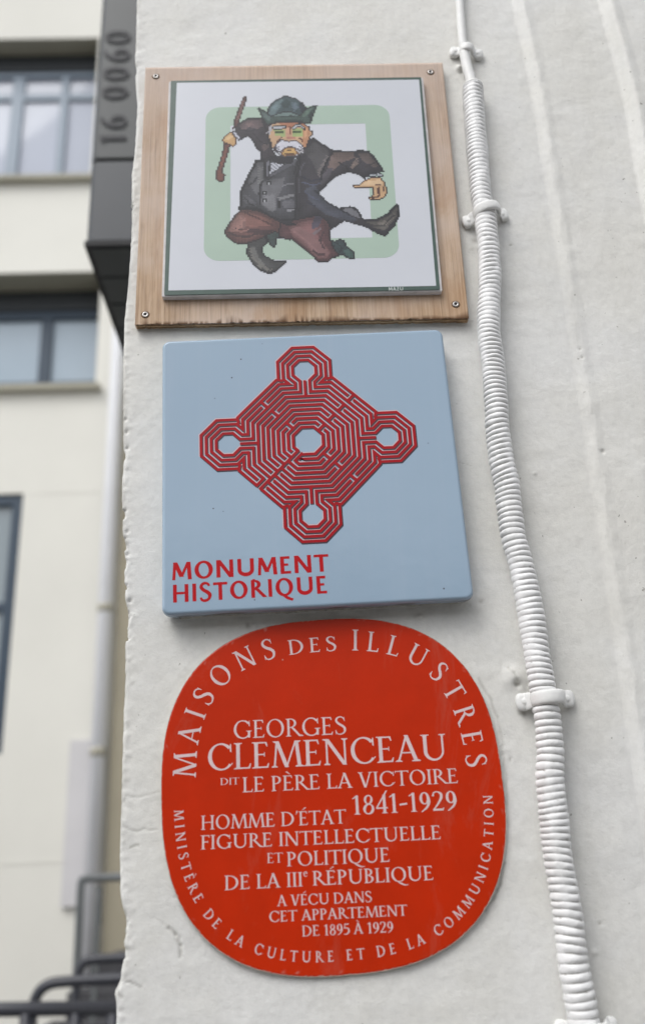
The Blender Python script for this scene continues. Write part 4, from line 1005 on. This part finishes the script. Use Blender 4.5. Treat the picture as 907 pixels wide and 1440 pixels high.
boxseg('lower_panel', zb+.008, z1-.006, M_BOXL); boxseg('upper_panel', z1+.006, z2, M_BOX)
m = MB(); m.box(bx0+.012, xr-.01, MYB+.012, MYB+.70, zb+.006, z2-.02); m.build('inner_core', M_SEAM, box)
m = MB(); m.box(bx0+.004, xr, MYB+.001, MYB+.75, zb-.006, zb+.008); m.build('bottom_trim', M_SEAM, box)
m = MB()
for k in range(6): m.box(bx0+.018, xr, MYB+.012+k*.122, MYB+.125+k*.122, zb-.009, zb-.0062)
m.build('underside_panel', M_BOX, box)
text_line('lettering', '16', (177.3, 200), (179.0, 161), 36, MYB-.004, M_DIG, box, .155, .12, False, .12, up=(141.5, 178.5))
text_line('lettering', '0060', (180.0, 138), (184.5, 42), 36, MYB-.004, M_DIG, box, .155, .12, False, .14, up=(146, 88))

# ------------------------------------------------------------------ facade across the yard
FY = 6.0
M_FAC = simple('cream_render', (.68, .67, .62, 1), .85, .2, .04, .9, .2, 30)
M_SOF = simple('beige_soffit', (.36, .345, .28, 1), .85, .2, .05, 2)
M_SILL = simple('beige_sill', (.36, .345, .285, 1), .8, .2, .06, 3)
M_FRAME = simple('dark_blue_frame', (.035, .055, .082, 1), .4)
M_FRAMEG = simple('grey_blue_frame', (.23, .28, .34, 1), .4)
M_HEAD = simple('dark_header', (.030, .034, .038, 1), .5)
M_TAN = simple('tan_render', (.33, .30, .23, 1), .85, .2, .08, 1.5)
t = NT('window_glass', .04, .35); M_GLASS = t.fin(t.ramp(t.noise(.7, 2), [(.3, (.37, .40, .47, 1)), (.7, (.44, .47, .55, 1))]))
t = NT('sky_glass', .04, .5); M_GLASSB = t.fin(t.ramp(t.noise(.9, 2), [(.3, (.30, .38, .45, 1)), (.7, (.40, .47, .54, 1))]))
t = NT('dark_glass', .04, 1.0); M_GLASSD = t.fin((.17, .21, .23, 1))
fz_ = lambda px, py: W(px, py, FY)
xR = fz_(134, 150)[0]; xR2 = fz_(138, 480)[0]; xR3 = fz_(33.5, 700)[0]
zA1 = fz_(60, 54)[2]; zA0 = fz_(60, 252)[2]; zB1 = fz_(60, 383)[2]; zB0 = fz_(60, 545)[2]; zC1 = fz_(20, 694)[2]; zC0 = fz_(0, 1060)[2]
XL = -9.0; xEnd = fz_(158, 700)[0]+.9; REC = .26
ZT = zA1+2.6
bld = empty('apartment_building', (-4, FY, -1.6), 'cream rendered building across the yard with dark framed windows', 'building')
m = MB()
rows = [(-1.6, zC0, None), (zC0, zC1, xR3), (zC1, zB0, None), (zB0, zB1, xR2), (zB1, zA0, None), (zA0, zA1, xR), (zA1, ZT, None)]
wl = {xR3: -5.2, xR2: -6.4, xR: -6.4}
for a, b, op in rows:
    if op is None: m.box(XL, xEnd, FY, FY+.5, a, b)
    else:
        m.box(op, xEnd, FY, FY+.5, a, b); m.box(XL, wl[op], FY, FY+.5, a, b)
m.build('facade_wall', M_FAC, bld)
# thin recessed render joints
for zj in (fz_(80, 692)[2], fz_(50, 1212)[2]):
    m = MB(); m.box(xR3+.06 if zj > 0 else XL, xEnd, FY-.003, FY+.01, zj-.012, zj+.012); m.build('render_joint', M_FAC, bld)
def window(x1, x0, za, zb_, verts, trans, glass, fm, fw, sof, head=0, low=0, rec=REC, sill=True):
    w_ = MB(); y = FY+rec
    zt = zb_-head
    w_.box(x0, x1, y-.04, y+.04, zt-fw, zt); w_.box(x0, x1, y-.04, y+.04, za, za+max(fw, low)); w_.box(x1-fw, x1, y-.04, y+.04, za+max(fw, low), zt-fw); w_.box(x0, x0+fw, y-.04, y+.04, za+max(fw, low), zt-fw)
    o = w_.build('window', fm, bld)
    if head: h_ = MB(); h_.box(x0, x1, y-.06, y+.04, zt, zb_-.002); h_.build('window_header', M_HEAD, o)
    vs = sorted(verts)
    for v, vw in vs: b_ = MB(); b_.box(v-vw/2, v+vw/2, y-.03, y+.03, za+max(fw, low), zt-fw); b_.build('mullion', fm, o)
    if trans: b_ = MB(); b_.box(x0+fw, x1-fw, y-.025, y+.025, trans-.035, trans+.035); b_.build('transom', fm, o)
    e = [x0+fw]+[v for v, _ in vs]+[x1-fw]
    for a, b in zip(e[:-1], e[1:]):
        for p, q_ in (((za, trans), (trans, zt)) if trans else ((za, zt),)):
            g = MB(); g.box(a, b, y+.004, y+.012, p+.002, q_-.002); g.build('pane', glass, o)
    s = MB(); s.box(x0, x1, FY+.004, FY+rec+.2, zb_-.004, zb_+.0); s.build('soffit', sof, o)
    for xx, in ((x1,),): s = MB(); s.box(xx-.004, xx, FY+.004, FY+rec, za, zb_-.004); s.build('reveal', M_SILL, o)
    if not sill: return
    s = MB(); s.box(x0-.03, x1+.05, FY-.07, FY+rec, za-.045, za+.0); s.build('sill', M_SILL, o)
mv = lambda px, py: W(px, py, FY+REC)[0]
tz1 = W(60, 139, FY+REC)[2]
window(xR, -6.4, zA0, zA1, [(mv(24, 170), .11), (mv(88, 190), .07), (mv(24, 170)-.75, .11), (mv(24, 170)-1.4, .07), (mv(24, 170)-2.1, .11)], tz1, M_GLASS, M_FRAMEG, .05, M_SOF, head=.20)
window(xR2, -6.4, zB0, zB1, [(mv(63, 480), .10), (mv(63, 480)-.8, .10), (mv(63, 480)-1.6, .10)], None, M_GLASSB, M_FRAME, .07, M_SOF, head=.20, low=.22, rec=.34)
window(xR3, -5.2, zC0, zC1, [(xR3-1.0, .08), (xR3-1.9, .08)], fz_(10, 852)[2], M_GLASSD, M_FRAME, .085, M_SOF, rec=.06, sill=False)
# downpipe, tan strip, grey panel
pa = fz_(166, 560); pb = fz_(135, 1200); px0 = (pa[0]+pb[0])/2
m = MB(); m.tube([(px0, FY-.09, -1.55), (px0, FY-.09, ZT-.3)], .052, 16)
pipe = m.build('downpipe', simple('white_downpipe', (.76, .77, .80, 1), .5, .4, .03, 3), None)
tag(pipe, 'white round downpipe on the cream building beside the wall corner', 'downpipe')
for zz_ in (fz_(150, 860)[2], fz_(140, 1060)[2], fz_(160, 600)[2]+1.0):
    m = MB(); m.tube([(px0, FY-.09, zz_-.03), (px0, FY-.09, zz_+.03)], .0545, 16); m.build('pipe_bracket', M_SILL, pipe)
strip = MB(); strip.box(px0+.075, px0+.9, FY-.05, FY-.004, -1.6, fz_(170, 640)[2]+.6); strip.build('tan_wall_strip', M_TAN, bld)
ga = fz_(101, 1042); gb = fz_(129, 1042); gc = fz_(95, 1275)
m = MB(); m.box(ga[0], gb[0]+.03, FY-.035, FY-.005, gc[2], ga[2])
tag(m.build('cable_cover', simple('lilac_grey_panel', (.56, .55, .56, 1), .6, .3, .04, 3), None), 'pale lilac grey cover panel on the building left of the downpipe', 'cover panel')

# dark steps that close the yard behind the rails
st = MB()
sx_, sz_ = W(128, 1345, 5.0)[0], W(150, 1352, 5.0)[2]
for k in range(5): st.box(sx_-.07*(4-k), -.21, 4.12+.22*k, 4.34+.22*k+.6*(k == 4), -1.6, sz_-.13*(4-k))
tag(st.build('yard_steps', simple('dark_stone', (.055, .055, .06, 1), .8, .3, .2, 6), None), 'dark stone steps low in the yard behind the bent tube rails', 'steps')
# ------------------------------------------------------------------ railings low in the yard, ground
M_RAIL = simple('grey_tube_metal', (.115, .125, .13, 1), .45, .5, .1, 8)
M_RAILD = simple('dark_tube_metal', (.032, .034, .044, 1), .4, .5, .1, 8)
def tube_px(pts, y, r, mat, name, parent=None, down=False):
    P = [W(a, b, y) for a, b in pts]
    if down: P = [np.array([P[0][0], y, -1.6])]+P
    # round the corners
    for _ in range(2):
        Q = [P[0]]
        for a, b in zip(P[:-1], P[1:]): Q += [a*.75+b*.25, a*.25+b*.75]
        P = Q+[P[-1]]
    m = MB(); m.tube(P, r, 12); return m.build(name, mat, parent)
f1 = empty('tube_frame', (W(113, 1240, 3.6)[0], 3.6, -1.6), 'tall grey tubular metal frame standing low in the yard by the wall corner', 'railing')
tube_px([(112, 1300), (114, 1240), (118, 1235), (135, 1234.5), (260, 1230)], 3.6, .018, M_RAIL, 'top_tube', f1, True)
tube_px([(140, 1238), (139.5, 1260), (139, 1300)], 3.62, .012, M_RAIL, 'inner_tube', f1, True)
f2 = empty('hoop_rail', (W(113, 1400, 3.2)[0], 3.2, -1.6), 'dark bent tube hoop nearest the wall corner, upper of two hoops', 'railing', 'bent tube hoops')
tube_px([(108, 1420), (109, 1375), (116, 1352), (135, 1348), (260, 1344)], 3.2, .019, M_RAILD, 'hoop_tube', f2, True)
f3 = empty('hoop_rail', (W(50, 1400, 2.9)[0], 2.9, -1.6), 'dark bent tube hoop further left, lower of two hoops', 'railing', 'bent tube hoops')
tube_px([(44, 1440), (50, 1400), (66, 1384), (90, 1380), (260, 1372)], 2.9, .020, M_RAILD, 'hoop_tube', f3, True)
f4 = empty('bar_rail', (W(0, 1424, 2.6)[0], 2.6, -1.6), 'horizontal dark tube rail along the bottom left corner', 'railing')
m = MB(); a = W(-300, 1424, 2.6); b = W(260, 1416, 2.6); m.tube([a, b], .023, 12); m.build('rail_tube', M_RAILD, f4)
m = MB(); m.tube([(a[0], 2.6, a[2]-.09), (b[0], 2.6, a[2]-.09)], .020, 12); m.build('rail_tube', M_RAILD, f4)
for px in (38, 108, 160, -200): m = MB(); c = W(px, 1424, 2.6); m.tube([(c[0], 2.6, -1.6), (c[0], 2.6, c[2])], .022, 12); m.build('rail_post', M_RAILD, f4)
m = MB(); m.add([(-80, -80, -1.6), (80, -80, -1.6), (80, 80, -1.6), (-80, 80, -1.6)], [(0, 1, 2, 3)])
g = m.build('ground', simple('asphalt', (.16, .155, .15, 1), .9, .3, .2, 4, .4, 60)); struct(g)

# unseen house fronts added across the street, behind the photographer, to block low sky
m = MB(); m.box(-30, 30, -13, -9, -1.6, 3.2)
opp = m.build('unseen_frontage', simple('old_stone', (.30, .28, .25, 1), .9, .2, .15, .5), None); struct(opp)
